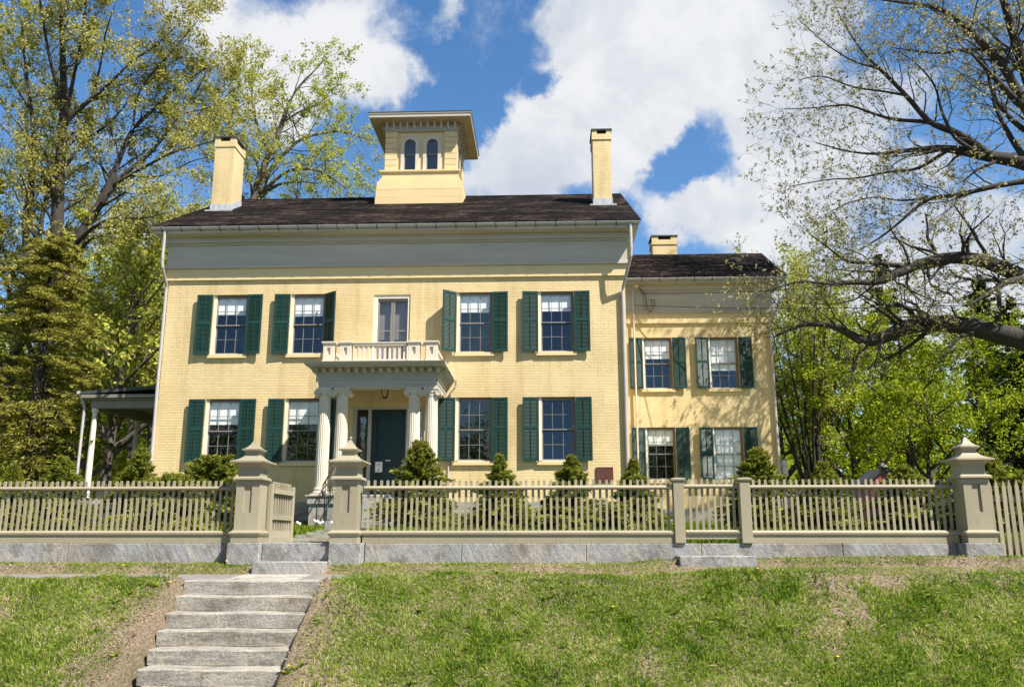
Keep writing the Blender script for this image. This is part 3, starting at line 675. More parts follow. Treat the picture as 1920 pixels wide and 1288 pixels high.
for s in (-1, 1):
    c = cx+s*.37
    obj('pane', MB().prism(arch(c, .20, 11.86, 12.79), 'y', ypan+.03, ypan+.034), M['glass'], CU)
    obj('sash', MB().box(c-.20, c+.20, ypan+.0, ypan+.028, 12.42, 12.46).box(c-.19, c-.165, ypan+.0, ypan+.028, 11.88, 12.79).box(c+.165, c+.19, ypan+.0, ypan+.028, 11.88, 12.79).box(c-.165, c+.165, ypan, ypan+.028, 11.86, 11.89), M['sash'], CU)
    # right-hand side windows, seen edge on
    b = MB()
    for sgn in (1, -1):
        X_ = cx+sgn*1.12
        for k in range(13): pass
        o = arch(cyc+s*.37, .30, 11.86, 12.79)
        xa, xb = sorted((X_, X_+sgn*.06)); 
        inn = arch(cyc+s*.37, .19, 11.86, 12.79); ou = [o[1]]+o[2:]+[o[0]]; il = [inn[1]]+inn[2:]+[inn[0]]
        for k in range(len(ou)-1):
            b.poly([(X_+sgn*.06, *ou[k]), (X_+sgn*.06, *ou[k+1]), (X_+sgn*.06, *il[k+1]), (X_+sgn*.06, *il[k])])
            b.poly([(X_, *ou[k]), (X_, *ou[k+1]), (X_+sgn*.06, *ou[k+1]), (X_+sgn*.06, *ou[k])])
    obj('window', b, M['white'], CU)
obj('room', MB().box(cx-.9, cx+.9, cyc-.9, cyc+.9, 11.9, 13.3), M['dark'], CU)
obj('frieze', MB().sq_lathe(cx, cyc, [(1.215, 13.24), (1.215, 13.50)]), M['grey_trim'], CU)
SO = 13.50; EO = 1.19+.48
b = MB().sq_lathe(cx, cyc, [(EO-.03, SO), (EO-.03, SO+.04)]); obj('soffit', b, M['tan'], CU)
b = MB().sq_lathe(cx, cyc, [(EO, SO+.03), (EO, SO+.13), (EO+.02, SO+.14), (EO+.02, SO+.19)]); obj('fascia', b, M['grey_trim'], CU)
obj('cupola_roof', MB().sq_lathe(cx, cyc, [(EO+.035, SO+.19), (EO+.035, SO+.21), (.25, SO+.52), (.02, SO+.56)]), M['slate'], CU)
obj('finial', MB().lathe(cx, cyc, [(.05, SO+.5), (.05, SO+.66), (.13, SO+.72), (.16, SO+.82), (.12, SO+.92), (.02, SO+.97)], 14), M['white'], CU, smooth=True)
prof = [(0, 13.50), (0, 13.29), (-.035, 13.27), (-.06, 13.31), (-.075, 13.37), (-.14, 13.42), (-.17, 13.50)]
for i in range(11):
    u = -1.13+i*.226
    obj('bracket', MB().prism([(cyc-1.216+p, q) for p, q in prof], 'x', cx+u-.038, cx+u+.038), M['stone_trim'], CU)
    for sg in (1, -1):
        obj('bracket', MB().prism([(cx+sg*(1.216-p), q) for p, q in prof], 'y', cyc+u-.038, cyc+u+.038), M['tan'], CU)

# --- shutters
def shutter_mesh(w, h, side):
    b = MB(); fr = .052; th = .038; mid = h*.525
    x = (lambda v: v*side)
    def bx(a, c, y0, y1, z0, z1): xa, xb = sorted((x(a), x(c))); b.box(xa, xb, y0, y1, z0, z1)
    bx(0, fr, 0, th, 0, h); bx(w-fr, w, 0, th, 0, h)
    bx(fr, w-fr, .002, th-.002, 0, .085); bx(fr, w-fr, .002, th-.002, h-.065, h); bx(fr, w-fr, .002, th-.002, mid-.045, mid+.045)
    for z0, z1 in ((.085, mid-.045), (mid+.045, h-.065)):
        n = int((z1-z0)/.036)
        for k in range(n):
            z = z0+(k+.5)*(z1-z0)/n
            b.prism([(.004, z-.022), (.008, z-.027), (th-.005, z+.022), (th-.009, z+.027)], 'x', *sorted((x(fr), x(w-fr))))
        bx(w/2-.007, w/2+.007, -.008, .003, z0+.02, z1-.02)
    me = bpy.data.meshes.new('shutter'); me.from_pydata(b.v, [], b.f); me.materials.append(M['green']); return me
_sh = {}
def shutter(parent, xh, y, z0, h, side, ang):
    key = (side, round(h, 3))
    if key not in _sh: _sh[key] = shutter_mesh(.435, h, side)
    o = link('shutter', _sh[key], None, parent, (xh, y, z0)); o.rotation_euler = (0, 0, -R(ang)*side)
    return o
def window(c, y, z0, z1, blind, la, ra, tilt=0.0, tilt2=None, dark_right=False):
    w = OW; d = y+.045
    b = MB().box(c-w, c-w+.075, d, d+.13, z0+.03, z1).box(c-w+.075, c+w-.045, d, d+.13, z0, z0+.035)
    wo = obj('window', b, M['cream'], H, origin=(c, y, z0))
    obj('casing', MB().box(c+w-.045, c+w, d-.002, d+.13, z0+.0, z1).box(c-w+.075, c+w-.045, d, d+.13, z1-.05, z1), M['brown'], wo)
    x0, x1 = c-w+.075, c+w-.045; zb, zt = z0+.035, z1-.05; zm = (zb+zt)/2
    obj('sill', MB().box(c-w-.06, c+w+.06, y-.07, y+.18, z0-.10, z0), M['yellow'], wo, bevel=.006)
    for nm, za, zc, ys, tl in (('upper_sash', zm-.02, zt, d+.02, tilt), ('lower_sash', zb, zm+.02, d+.055, tilt if tilt2 is None else tilt2)):
        b = MB(); s = .032
        b.box(x0, x0+s, ys, ys+.032, za, zc).box(x1-s, x1, ys, ys+.032, za, zc).box(x0+s, x1-s, ys, ys+.032, za, za+.035).box(x0+s, x1-s, ys, ys+.032, zc-.035, zc)
        for k in (1, 2):
            xm = x0+(x1-x0)*k/3; b.box(xm-.0065, xm+.0065, ys+.004, ys+.026, za+.035, zc-.035)
        zc2 = (za+zc)/2
        for k in range(3):
            xa = x0+(x1-x0)*k/3+.008+(.024 if k == 0 else 0); xb = x0+(x1-x0)*(k+1)/3-.008-(.024 if k == 2 else 0); b.box(xa, xb, ys+.004, ys+.026, zc2-.0065, zc2+.0065)
        so = obj(nm, b, M['sash'], wo)
        mid = (za+zc)/2; dy = math.tan(R(tl))*(zc-za)/2
        pb = MB().poly([(x0+.01, ys+.016-dy, za+.01), (x1-.01, ys+.016-dy, za+.01), (x1-.01, ys+.016+dy, zc-.01), (x0+.01, ys+.016+dy, zc-.01)])
        obj('pane', pb, M['glass'], wo)
    if blind > 0:
        zl = zt-(zt-zb)*blind
        bo = .082 if blind < .48 else .092
        bb = MB().box(x0+.005, x1-.005, d+bo, d+bo+.003, zl, zt); bb.box(x0+.005, x1-.005, d+bo-.003, d+bo+.008, zl-.02, zl)
        obj('blind', bb, M['blind'], wo)
    hh = z1-z0-.025
    shutter(wo, c-w+.0, y-.095, z0+.005, hh, -1, la); shutter(wo, c+w-.0, y-.095, z0+.005, hh, 1, ra)
    return wo
#        centre y     z0    z1   blind  left/right swing, pane tilt
window(A, YF, 4.96, 6.675, .30, 3, 4, 1.5); window(Bc, YF, 4.96, 6.675, .33, 3, 38, 1.5)
window(Cc, YF, 4.96, 6.675, .30, 40, 4, -2.5); window(Dc, YF, 4.96, 6.675, .29, 4, 3, 2.4)
window(A, YF, 2.02, 3.74, .38, 3, 4, -.5); window(Bc, YF, 2.02, 3.74, .38, 4, 3, -1)
window(Cc, YF, 2.02, 3.74, .0, 6, 3, -.5); window(Dc, YF, 2.02, 3.74, .0, 3, 4, 3.5)
window(E_, YW, 4.78, 6.50, .38, 3, 3, 1); window(F_, YW, 4.78, 6.50, .63, 5, 3, 1)
window(E_, YW, 1.85, 3.54, .32, 3, 4, -1); window(F_, YW, 1.85, 3.54, .985, 6, 5, 0)
# flat lintels over the openings are just smooth bands of the painted brick; centre balcony window
c = -4.23; y = YF
b = MB().box(c-.51, c-.40, y+.03, y+.16, 4.36, 6.63).box(c+.44, c+.49, y+.03, y+.16, 4.36, 6.63).box(c-.40, c+.44, y+.03, y+.16, 6.53, 6.63)
wo = obj('balcony_window', b, M['cream'], H)
b = MB()
for xa, xb in ((c-.40, c+.015), (c+.025, c+.44)):
    b.box(xa, xa+.05, y+.08, y+.115, 4.4, 6.53).box(xb-.05, xb, y+.08, y+.115, 4.4, 6.53).box(xa+.05, xb-.05, y+.08, y+.115, 6.45, 6.53).box(xa+.05, xb-.05, y+.08, y+.115, 5.60, 5.63).box(xa+.05, xb-.05, y+.08, y+.115, 4.4, 4.62)
obj('casement', b, M['sash'], wo)
obj('pane', MB().poly([(c-.37, y+.075, 4.5), (c+.41, y+.075, 4.5), (c+.41, y+.125, 6.5), (c-.37, y+.125, 6.5)]), M['glass'], wo)
obj('curtain', MB().box(c-.40, c+.44, y+.22, y+.225, 4.4, 6.53), M['sash'], wo)
# basement windows
for cc in (-7.9, -5.9, -1.35, .95):
    wo = obj('basement_window', MB().box(cc-.26, cc+.26, y-.02, y+.02, .60, .63).box(cc-.26, cc+.26, y-.02, y+.02, .90, .93), M['iron'], H)
    obj('pane', MB().box(cc-.25, cc+.25, y+.06, y+.07, .6, .93), M['dark'], wo)
# --- front door with sidelights
fr = MB().box(-5.20, -5.11, y+.05, y+.2, 1.05, 3.52).box(-4.79, -4.70, y+.05, y+.2, 1.05, 3.52).box(-3.76, -3.67, y+.05, y+.2, 1.05, 3.52).box(-3.35, -3.26, y+.05, y+.2, 1.05, 3.52)
fr.box(-5.11, -4.79, y+.05, y+.2, 3.44, 3.52).box(-4.70, -3.76, y+.05, y+.2, 3.44, 3.52).box(-3.67, -3.35, y+.05, y+.2, 3.44, 3.52)
fr.box(-5.11, -4.79, y+.05, y+.2, 1.05, 1.6).box(-3.67, -3.35, y+.05, y+.2, 1.05, 1.6)
df = obj('door_frame', fr, M['stone_trim'], H)
for xa, xb in ((-5.11, -4.79), (-3.67, -3.35)):
    obj('sidelight', MB().box(xa, xb, y+.14, y+.145, 1.6, 3.44), M['glass'], df)
b = MB().box(-4.70, -3.76, y+.15, y+.19, 1.06, 3.44)
for xa, xb, za, zb in ((-4.70, -4.56, 1.06, 3.44), (-3.90, -3.76, 1.06, 3.44), (-4.56, -3.90, 3.30, 3.44), (-4.56, -3.90, 2.62, 2.70), (-4.56, -3.90, 1.95, 2.17), (-4.56, -3.90, 1.06, 1.30)):
    b.box(xa, xb, y+.12, y+.15, za, zb)
dr = obj('door', b, M['door_green'], H)
obj('mail_slot', MB().box(-4.30, -4.16, y+.105, y+.12, 2.05, 2.09), M['metal'], dr, bevel=.004)
obj('knob', MB().lathe(-3.83, y+.09, [(.01, 2.02), (.03, 2.03), (.03, 2.07), (.01, 2.08)], 10), M['metal'], dr)

# --- portico
pc = -4.19; py0 = 21.18
b = MB()
b.box(pc-1.49, pc+1.49, py0, py0+.30, 3.70, 3.79).box(pc-1.505, pc+1.505, py0-.015, py0+.30, 3.79, 3.88).box(pc-1.53, pc+1.53, py0-.04, py0+.30, 3.88, 3.905).box(pc-1.50, pc+1.50, py0-.01, py0+.30, 3.905, 3.99)
for sx in (-1, 1):
    xa, xb = sorted((pc+sx*1.49, pc+sx*1.19)); b.box(xa, xb, py0+.30, YF, 3.70, 3.79)
    xa, xb = sorted((pc+sx*1.505, pc+sx*1.19)); b.box(xa, xb, py0+.30, YF, 3.79, 3.99)
b.box(pc-1.52, pc+1.52, py0-.03, YF, 3.99, 4.04).box(pc-1.56, pc+1.56, py0-.07, YF, 4.04, 4.165).box(pc-1.62, pc+1.62, py0-.13, YF, 4.165, 4.19).box(pc-1.72, pc+1.72, py0-.49, YF, 4.19, 4.205)
PO = obj('portico', b, M['stone_trim'], H)
obj('ceiling', MB().box(pc-1.19, pc+1.19, py0+.30, YF, 3.955, 3.99), M['stone_trim'], PO)
obj('crown', MB().prism([(py0-.47, 4.205), (py0-.50, 4.215), (py0-.525, 4.255), (py0-.535, 4.275), (YF, 4.275), (YF, 4.205)], 'x', pc-1.735, pc+1.735), M['grey_trim'], PO)
for i in range(16):
    u = -1.53+i*.204
    obj('dentil', MB().prism([(py0-.07, 4.075), (py0-.15, 4.08), (py0-.215, 4.11), (py0-.225, 4.15), (py0-.225, 4.19), (py0-.07, 4.19)], 'x', pc+u-.048, pc+u+.048), M['stone_trim'], PO)
for sx in (-1, 1):
    for i in range(8):
        v = py0+.12+i*.204
        obj('dentil', MB().prism([(pc+sx*(1.56+p), q) for p, q in ((0, 4.06), (.06, 4.075), (.12, 4.125), (.14, 4.165), (.14, 4.188), (0, 4.188))], 'y', v-.043, v+.043), M['stone_trim'], PO)
def column(x):
    yc = py0+.15; b = MB()
    b.box(x-.215, x+.215, yc-.215, yc+.215, 1.06, 1.095)
    b.lathe(x, yc, [(.20, 1.095), (.215, 1.12), (.20, 1.155), (.178, 1.165), (.178, 1.19), (.19, 1.205), (.185, 1.23), (.168, 1.24)], 32)
    b.lathe(x, yc, [(.168, 1.24), (.165, 1.27), (.164, 1.9), (.158, 2.5), (.148, 3.1), (.139, 3.44), (.139, 3.49)], 160, .06, 20, (1.27, 3.45))
    b.lathe(x, yc, [(.139, 3.49), (.15, 3.50), (.15, 3.515), (.142, 3.52), (.142, 3.55), (.165, 3.575), (.165, 3.60)], 32)
    b.box(x-.175, x+.175, yc-.165, yc+.165, 3.60, 3.645).box(x-.19, x+.19, yc-.18, yc+.18, 3.655, 3.70).box(x-.165, x+.165, yc-.155, yc+.155, 3.645, 3.655)
    o = obj('column', b, M['white'], PO)
    # scroll volutes front and back
    for sx in (-1, 1):
        v = MB(); vx = x+sx*.165; vz = 3.575
        v.tube([(vx, yc-.155, vz), (vx, yc+.155, vz)], .068, 16)
        for f in (-1, 1):
            pts = []; 
            for k in range(30):
                a = k/29*2*math.pi*2.1; r = .086*(1-.78*k/29); pts.append((vx+sx*r*math.sin(a), yc+f*.158, vz+r*math.cos(a)))
            v.tube(pts, [.013*(1-.4*k/29) for k in range(30)], 6)
        me_o = obj('volute', v, M['white'], PO)
for dx in (-1.345, -.905, .905, 1.345): column(pc+dx)
# balcony balustrade over the portico
BZ = 4.275; by = 20.98
def pedestal(xa, xb):
    b = MB(); w = (xb-xa)
    b.box(xa-.02, xb+.02, by-.02, by+.27, BZ, BZ+.05).box(xa, xb, by, by+.25, BZ+.05, BZ+.10)
    m_ = (xa+xb)/2; sw = .042
    b.box(xa+.02, m_-sw, by+.015, by+.24, BZ+.10, BZ+.50).box(m_+sw, xb-.02, by+.015, by+.24, BZ+.10, BZ+.50)
    b.box(m_-sw, m_+sw, by+.015, by+.24, BZ+.10, BZ+.24).box(m_-sw, m_+sw, by+.015, by+.24, BZ+.42, BZ+.50).box(m_-sw, m_+sw, by+.06, by+.24, BZ+.24, BZ+.42)
    b.box(xa, xb, by, by+.255, BZ+.50, BZ+.53).box(xa-.02, xb+.02, by-.02, by+.275, BZ+.53, BZ+.57)
    obj('pedestal', b, M['white'], PO, bevel=.003)
xsP = [(-5.58, -5.26), (-5.16, -4.84), (-3.44, -3.12), (-3.00, -2.68)]
xsP = [(a+.0, b_-.0) for a, b_ in xsP]
for a, b_ in xsP: pedestal(a, b_)
xa, xb = -4.815, -3.465
obj('balcony_rail', MB().box(xa, xb, by+.05, by+.22, BZ+.475, BZ+.53).box(xa, xb, by+.03, by+.24, BZ+.53, BZ+.555).box(xa, xb, by+.05, by+.22, BZ, BZ+.12), M['white'], PO)
for a, b_ in ((-5.24, -5.18), (-3.10, -3.02)):
    obj('balcony_rail', MB().box(a-.0, b_+.0, by+.05, by+.20, BZ+.475, BZ+.53).box(a, b_, by+.05, by+.20, BZ, BZ+.12), M['white'], PO)
nb = 11; stp = (xb-xa)/nb
for i in range(nb):
    xm = xa+stp*(i+.5); h_ = stp*.5; w_ = stp*.24; zt = BZ+.475
    pr = [(xm-w_, BZ+.12), (xm+w_, BZ+.12), (xm+w_, zt-.05)]+[(xm+h_-(h_-w_)*math.cos(a), zt-.05+.05*math.sin(a)) for a in (.5, 1.0, 1.57)]+[(xm-h_+(h_-w_)*math.cos(a), zt-.05+.05*math.sin(a)) for a in (1.57, 1.0, .5)]+[(xm-w_, zt-.05)]
    obj('baluster', MB().prism(pr, 'y', by+.08, by+.17), M['white'], PO)
for sx in (-1, 1):   # plain side panels of the balcony running back to the wall
    xx = pc+sx*1.36; x_ = sorted((xx-.06, xx+.06)); obj('side_panel', MB().box(x_[0], x_[1], by+.28, YF-.02, BZ, BZ+.12).box(x_[0], x_[1], by+.28, YF-.02, BZ+.45, BZ+.53), M['white'], PO)
    for k in range(10):
        yy = by+.36+k*.165; obj('baluster', MB().box(xx-.03, xx+.03, yy, yy+.07, BZ+.12, BZ+.45), M['white'], PO)
# plinths, floor and steps
for xa, xb in ((pc-1.60, pc-.74), (pc+.74, pc+1.60)):
    b = MB(); b.box(xa+.02, xb-.02, 20.98, YF-.03, .845, 1.03).box(xa+.06, xb-.06, 21.02, YF-.03, .15, .848)
    obj('plinth', b, M['granite'], PO, bevel=.006)
b = MB().box(pc-1.63, pc+1.63, 20.95, YF-.03, 1.03, 1.062); obj('porch_floor', b, M['grey_trim'], PO)
for i in range(5):
    z1 = 1.025-.155*i; obj('entry_step', MB().box(pc-.72+.0, pc+.72, 20.90-.30*(i+1), 20.93-.30*i if i else 22.9, z1-.155, z1), M['granite'], PO, bevel=.008)
def handrail(x):
    b = MB(); pts = [(x, 21.1, 1.95), (x, 20.8, 1.93), (x, 19.65, 1.33), (x, 19.45, 1.22), (x, 19.35, 1.08), (x, 19.42, .95), (x, 19.52, .98), (x, 19.5, 1.08)]
    b.tube(pts, .017, 6); b.tube([(x, 20.8, 1.22), (x, 19.62, .62)], .012, 6)
    for yy in np.linspace(19.62, 20.8, 8):
        zt = 1.33+(yy-19.65)*.52; zb_ = .62+(yy-19.62)*.51; b.tube([(x, yy, zb_-(.28 if yy < 19.7 or yy > 20.7 else 0)), (x, yy, zt)], .010 if 19.7 < yy < 20.7 else .016, 5)
    return obj('handrail', b, M['iron'], PO, smooth=True)
handrail(pc-.80); handrail(pc+.80)
# --- downspouts and conduit
def spout(pts, r=.042, m='pipe', nm='downspout'): return obj(nm, MB().tube(pts, r, 10), M[m], H, smooth=False)
spout([(-10.55, 22.44, 8.40), (-10.56, 22.46, 7.6), (-10.56, 22.5, 7.35), (-10.58, 22.9, 6.95), (-10.59, 22.93, 6.8), (-10.59, 22.93, 4.2)])
spout([(-10.59, 22.93, 4.2), (-10.55, 22.93, .5)], .044)
spout([(2.34, 22.44, 8.40), (2.34, 22.46, 7.75), (2.33, 22.5, 7.5), (2.14, 22.9, 6.75), (2.12, 22.93, 6.6), (2.12, 22.93, 4.0)], .047)
spout([(2.12, 22.93, 4.0), (2.12, 22.93, .5)], .047)
spout([(7.62, 27.48, 8.3), (7.62, 27.5, 7.55), (7.40, 27.9, 6.95), (7.36, 27.93, 6.8), (7.36, 27.93, .5)], .046)
spout([(-2.40, 22.80, 4.16), (-2.42, 22.84, 3.98), (-2.58, 22.97, 3.84), (-2.60, 22.976, .5)], .023)
spout([(2.92, 27.90, .6), (2.92, 27.90, 8.15), (2.93, 27.86, 8.25)], .032, 'white', 'conduit')
obj('weatherhead', MB().tube([(2.93, 27.88, 8.12), (2.96, 27.82, 8.26), (3.04, 27.74, 8.24), (3.08, 27.72, 8.14)], [.05, .085, .08, .05], 10), M['white'], H, smooth=True)
b = MB()
for k, (r0, dx) in enumerate(((.30, .0), (.24, .06), (.18, .10))):
    b.tube([(3.06, 27.70, 8.18), (3.20+dx, 27.72, 7.95), (3.28+dx, 27.76, 7.55-r0*.6), (3.38+dx, 27.76, 7.38-r0*.4), (3.50+dx, 27.76, 7.45), (3.52+dx, 27.78, 7.72), (3.45, 27.84, 7.75)], .009, 5)
obj('service_wire', b, M['iron'], H)
b = MB().box(7.47, 7.63, 27.95, 28.10, 1.95, 2.28); b.box(7.455, 7.66, 27.99, 28.06, 2.30, 2.46); b.tube([(7.55, 28.02, .6), (7.55, 28.02, 2.5)], .03, 8); obj('meter_box', b, M['white'], H, bevel=.006)
# --- side veranda on the left
V0, V1 = -13.35, X0-.003
b = MB().prism([(V0, 4.07), (V0, 4.15), (V1, 4.36), (V1, 4.26)], 'y', 24.05, 33.4)
vr = obj('veranda', b, M['slate'], H)
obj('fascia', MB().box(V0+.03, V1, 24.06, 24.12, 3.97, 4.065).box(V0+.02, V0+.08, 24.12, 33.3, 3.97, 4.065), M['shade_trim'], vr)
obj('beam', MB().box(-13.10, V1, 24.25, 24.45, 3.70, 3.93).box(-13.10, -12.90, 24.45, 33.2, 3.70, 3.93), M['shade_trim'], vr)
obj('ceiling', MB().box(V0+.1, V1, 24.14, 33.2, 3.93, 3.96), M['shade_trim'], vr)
obj('porch_floor', MB().box(-13.2, V1, 24.1, 33.2, .98, 1.10).box(-13.05, V1, 24.2, 33, .3, .98), M['granite'], vr)
for yy in (24.36, 27.0, 29.7, 32.4):
    obj('post', MB().box(-13.1, -12.92, yy-.09, yy+.09, 1.1, 1.16).lathe(-13.01, yy, [(.085, 1.16), (.085, 1.9), (.07, 3.55), (.075, 3.58), (.10, 3.62), (.10, 3.70)], 14), M['cream'], vr, smooth=False)
obj('downspout', MB().tube([(-13.36, 24.1, 4.05), (-13.30, 24.2, 3.85), (-13.28, 24.25, 3.7), (-13.28, 24.25, 1.7)], .04, 8), M['metal'], vr)
obj('gutter', MB().tube([(V0-.04, 24.03, 4.12), (V0-.04, 33.4, 4.12)], .05, 8), M['metal'], vr)
for yy in (25.6, 28.6):
    obj('shutter', MB().box(X0-.06, X0-.012, yy-.9, yy-.45, 1.3, 3.6).box(X0-.06, X0-.012, yy+.45, yy+.9, 1.3, 3.6), M['green'], vr)

# ------------------------------------------------------------------ small things on the house
px0, px1, pz0, pz1 = 1.30, 1.745, 1.49, 1.865
P = thing('plaque', (1.52, 22.98, 1.49), 'square bronze plaque on the yellow wall near the right corner downspout', 'plaque')
obj('plate', MB().box(px0, px1, 22.965, 22.992, pz0, pz1), M['bronze'], P, bevel=.004)
b = MB()
for k in range(4):
    pass
b.box(px0+.012, px1-.012, 22.958, 22.965, pz1-.022, pz1-.012).box(px0+.012, px1-.012, 22.958, 22.965, pz0+.012, pz0+.022).box(px0+.012, px0+.022, 22.958, 22.965, pz0+.022, pz1-.022).box(px1-.022, px1-.012, 22.958, 22.965, pz0+.022, pz1-.022)
rr = np.random.default_rng(2)
for k in range(7):
    z = pz1-.065-k*.042; ln = rr.uniform(.10, .17)
    x = 1.5225-ln
    while x < 1.5225+ln-.01:
        wch = rr.uniform(.010, .017); b.box(x, x+wch*.75, 22.960, 22.965, z, z+.022); x += wch+.004+(0.010 if rr.random() < .2 else 0)
obj('raised_border', b, M['bronze_text'], P)
n = thing('notice', (-4.46, 23.10, 1.86), 'white paper notice taped to the dark green front door', 'notice')
obj('sheet', MB().box(-4.565, -4.375, 23.108, 23.112, 1.76, 2.035), M['paper'], n)
obj('emblem', MB().prism([(-4.468+.018*math.cos(a), 1.815+.022*math.sin(a)) for a in np.linspace(0, 2*math.pi, 12, endpoint=False)], 'y', 23.105, 23.1075).box(-4.53, -4.41, 23.1055, 23.1075, 1.98, 1.987).box(-4.53, -4.42, 23.1055, 23.1075, 1.955, 1.961).box(-4.53, -4.44, 23.1055, 23.1075, 1.93, 1.936), M['ink'], n)
ln = thing('porch_lantern', (-4.16, 22.0, 3.62), 'small black lantern hanging from the portico ceiling', 'lantern')
lx, ly = -4.16, 22.0
b = MB().sq_lathe(lx, ly, [(.03, 3.56), (.055, 3.58), (.055, 3.60)]).sq_lathe(lx, ly, [(.10, 3.80), (.10, 3.815), (.05, 3.86), (.015, 3.90)])
b.tube([(lx, ly, 3.89), (lx, ly, 3.956)], .008, 6)
for sx in (-1, 1):
    for sy in (-1, 1): b.tube([(lx+sx*.05, ly+sy*.05, 3.59), (lx+sx*.09, ly+sy*.09, 3.81)], .008, 5)
obj('frame', b, M['iron'], ln); obj('glass', MB().sq_lathe(lx, ly, [(.046, 3.60), (.085, 3.80)]), M['glass'], ln)
# overhead cables
def cable(p0, p1, sag, label):
    pts = []
    for k in range(25):
        s = k/24; q = np.array(p0)*(1-s)+np.array(p1)*s; q[2] -= sag*4*s*(1-s); pts.append(q)
    c_ = MB().tube(pts, .011, 5)
    tag(obj('overhead_cable', c_, M['iron'], origin=tuple(p0)), label, 'cable', 'overhead cables')
cable((3.15, 27.7, 7.93), tuple(at(2050, 470, 24)), .35, 'upper black overhead cable running from the wing corner to the right')
cable((2.98, 27.8, 7.55), tuple(at(2050, 563, 22)), .15, 'lower thin overhead cable running from the wing corner to the right')
# distant red shed and lamp behind the shrubs
sx_, sy_ = at(1662, 940, 31)[:2]
s = thing('red_shed', (sx_, sy_, .5), 'small red shed glimpsed through the pickets and shrubs on the right', 'shed')
obj('wall', MB().prism([(sx_-.55, .45), (sx_+.55, .45), (sx_+.55, 1.9), (sx_, 2.35), (sx_-.55, 1.9)], 'y', sy_, sy_+1.6), M['red'], s)
obj('roof', MB().prism([(sx_-.68, 1.84), (sx_, 2.40), (sx_+.68, 1.84), (sx_+.68, 1.90), (sx_, 2.47), (sx_-.68, 1.90)], 'y', sy_-.1, sy_+1.7), M['slate'], s)
obj('door', MB().box(sx_-.25, sx_+.25, sy_-.03, sy_-.002, .5, 1.75), M['grey_trim'], s)
lx, ly = at(1657, 900, 27)[:2]
s = thing('lamp_post', (lx, ly, .45), 'black lantern on a short post in front of the red shed', 'lamp')
obj('post', MB().tube([(lx, ly, .4), (lx, ly, 1.95)], .03, 8), M['iron'], s)
obj('lantern', MB().sq_lathe(lx, ly, [(.05, 1.95), (.09, 2.15), (.12, 2.16), (.04, 2.27), (.01, 2.32)]), M['iron'], s)

# ------------------------------------------------------------------ vegetation generators
def tubes_np(polys):
    VV, FF = [], []; base = 0
    for pts, rad, n in polys:
        pts = np.asarray(pts); rad = np.asarray(rad); m = len(pts)
        t = np.gradient(pts, axis=0); t /= np.linalg.norm(t, axis=1, keepdims=True)+1e-9
        ref = np.where(np.abs(t[:, 2:3]) < .9, np.array([[.1, .05, .99]]), np.array([[1, .1, .05]]))
        u = np.cross(t, ref); u /= np.linalg.norm(u, axis=1, keepdims=True)+1e-9; w = np.cross(t, u)
        a = np.arange(n)*2*np.pi/n
        V = pts[:, None, :]+rad[:, None, None]*(np.cos(a)[None, :, None]*u[:, None, :]+np.sin(a)[None, :, None]*w[:, None, :])
        VV.append(V.reshape(-1, 3))
        i = np.arange(m-1)[:, None]*n; k = np.arange(n)[None, :]; k2 = (k+1) % n
        FF.append(np.stack([i+k, i+k2, i+n+k2, i+n+k], -1).reshape(-1, 4)+base); base += m*n
    return np.concatenate(VV), np.concatenate(FF)
def resample(pts, n):
    pts = np.asarray(pts, float); d = np.r_[0, np.cumsum(np.linalg.norm(np.diff(pts, axis=0), axis=1))]
    s = np.linspace(0, d[-1], n)
    # smooth with catmull-ish by cubic through cumulative chord
    return np.stack([np.interp(s, d, pts[:, k]) for k in range(pts.shape[1])], 1)
def smooth(p, it=2):
    p = p.copy()
    for _ in range(it): p[1:-1] = .25*p[:-2]+.5*p[1:-1]+.25*p[2:]
    return p
def perp(t, g):
    r = g.normal(size=3); r -= t*np.dot(r, t); return r/(np.linalg.norm(r)+1e-9)
def branches(limbs, g, levels, up=.25, polys=None, tips=None, flat=1.0):
    """limbs: [(pts, radii)], levels: [(spacing, len0, lenvar, angle, wiggle, sides)]"""
    polys = [] if polys is None else polys; tips = [] if tips is None else tips
    cur = limbs
    for li, (spacing, length, angle, wig, sides, rfac) in enumerate(levels):
        nxt = []
        for pts, rad in cur:
            d = np.r_[0, np.cumsum(np.linalg.norm(np.diff(pts, axis=0), axis=1))]; Ltot = d[-1]
            k = max(1, int(Ltot/spacing))
            start = .18 if li else .30
            for s in np.linspace(start, 1, k+1)+g.uniform(-.5, .5, k+1)*(1-start)/max(k, 1):
                s = min(max(s, .1), 1.); j = min(np.searchsorted(d, s*Ltot), len(pts)-1); j0 = max(j-1, 0)
                t = pts[j]-pts[j0]; t = t/(np.linalg.norm(t)+1e-9)
                a = R(angle)*g.uniform(.6, 1.3)*(1.0 if s < .97 else .35)
                dr = t*math.cos(a)+perp(t, g)*math.sin(a); dr[2] = dr[2]*flat+up*g.uniform(.2, 1.2); dr /= np.linalg.norm(dr)
                ln = length*g.uniform(.55, 1.25)*(1-.45*s)
                m = 6; q = [pts[j]]; dd = dr.copy()
                for _ in range(m-1):
                    dd = dd+g.normal(size=3)*wig; dd[2] += up*.10; dd /= np.linalg.norm(dd); q.append(q[-1]+dd*ln/(m-1))
                q = np.array(q); r0 = max(rad[j]*rfac, .0035); rr_ = np.linspace(r0, max(r0*.3, .003), m)
                nxt.append((q, rr_)); polys.append((q, rr_, sides))
        cur = nxt
    tips += [q for q, _ in cur]
    return polys, tips, cur
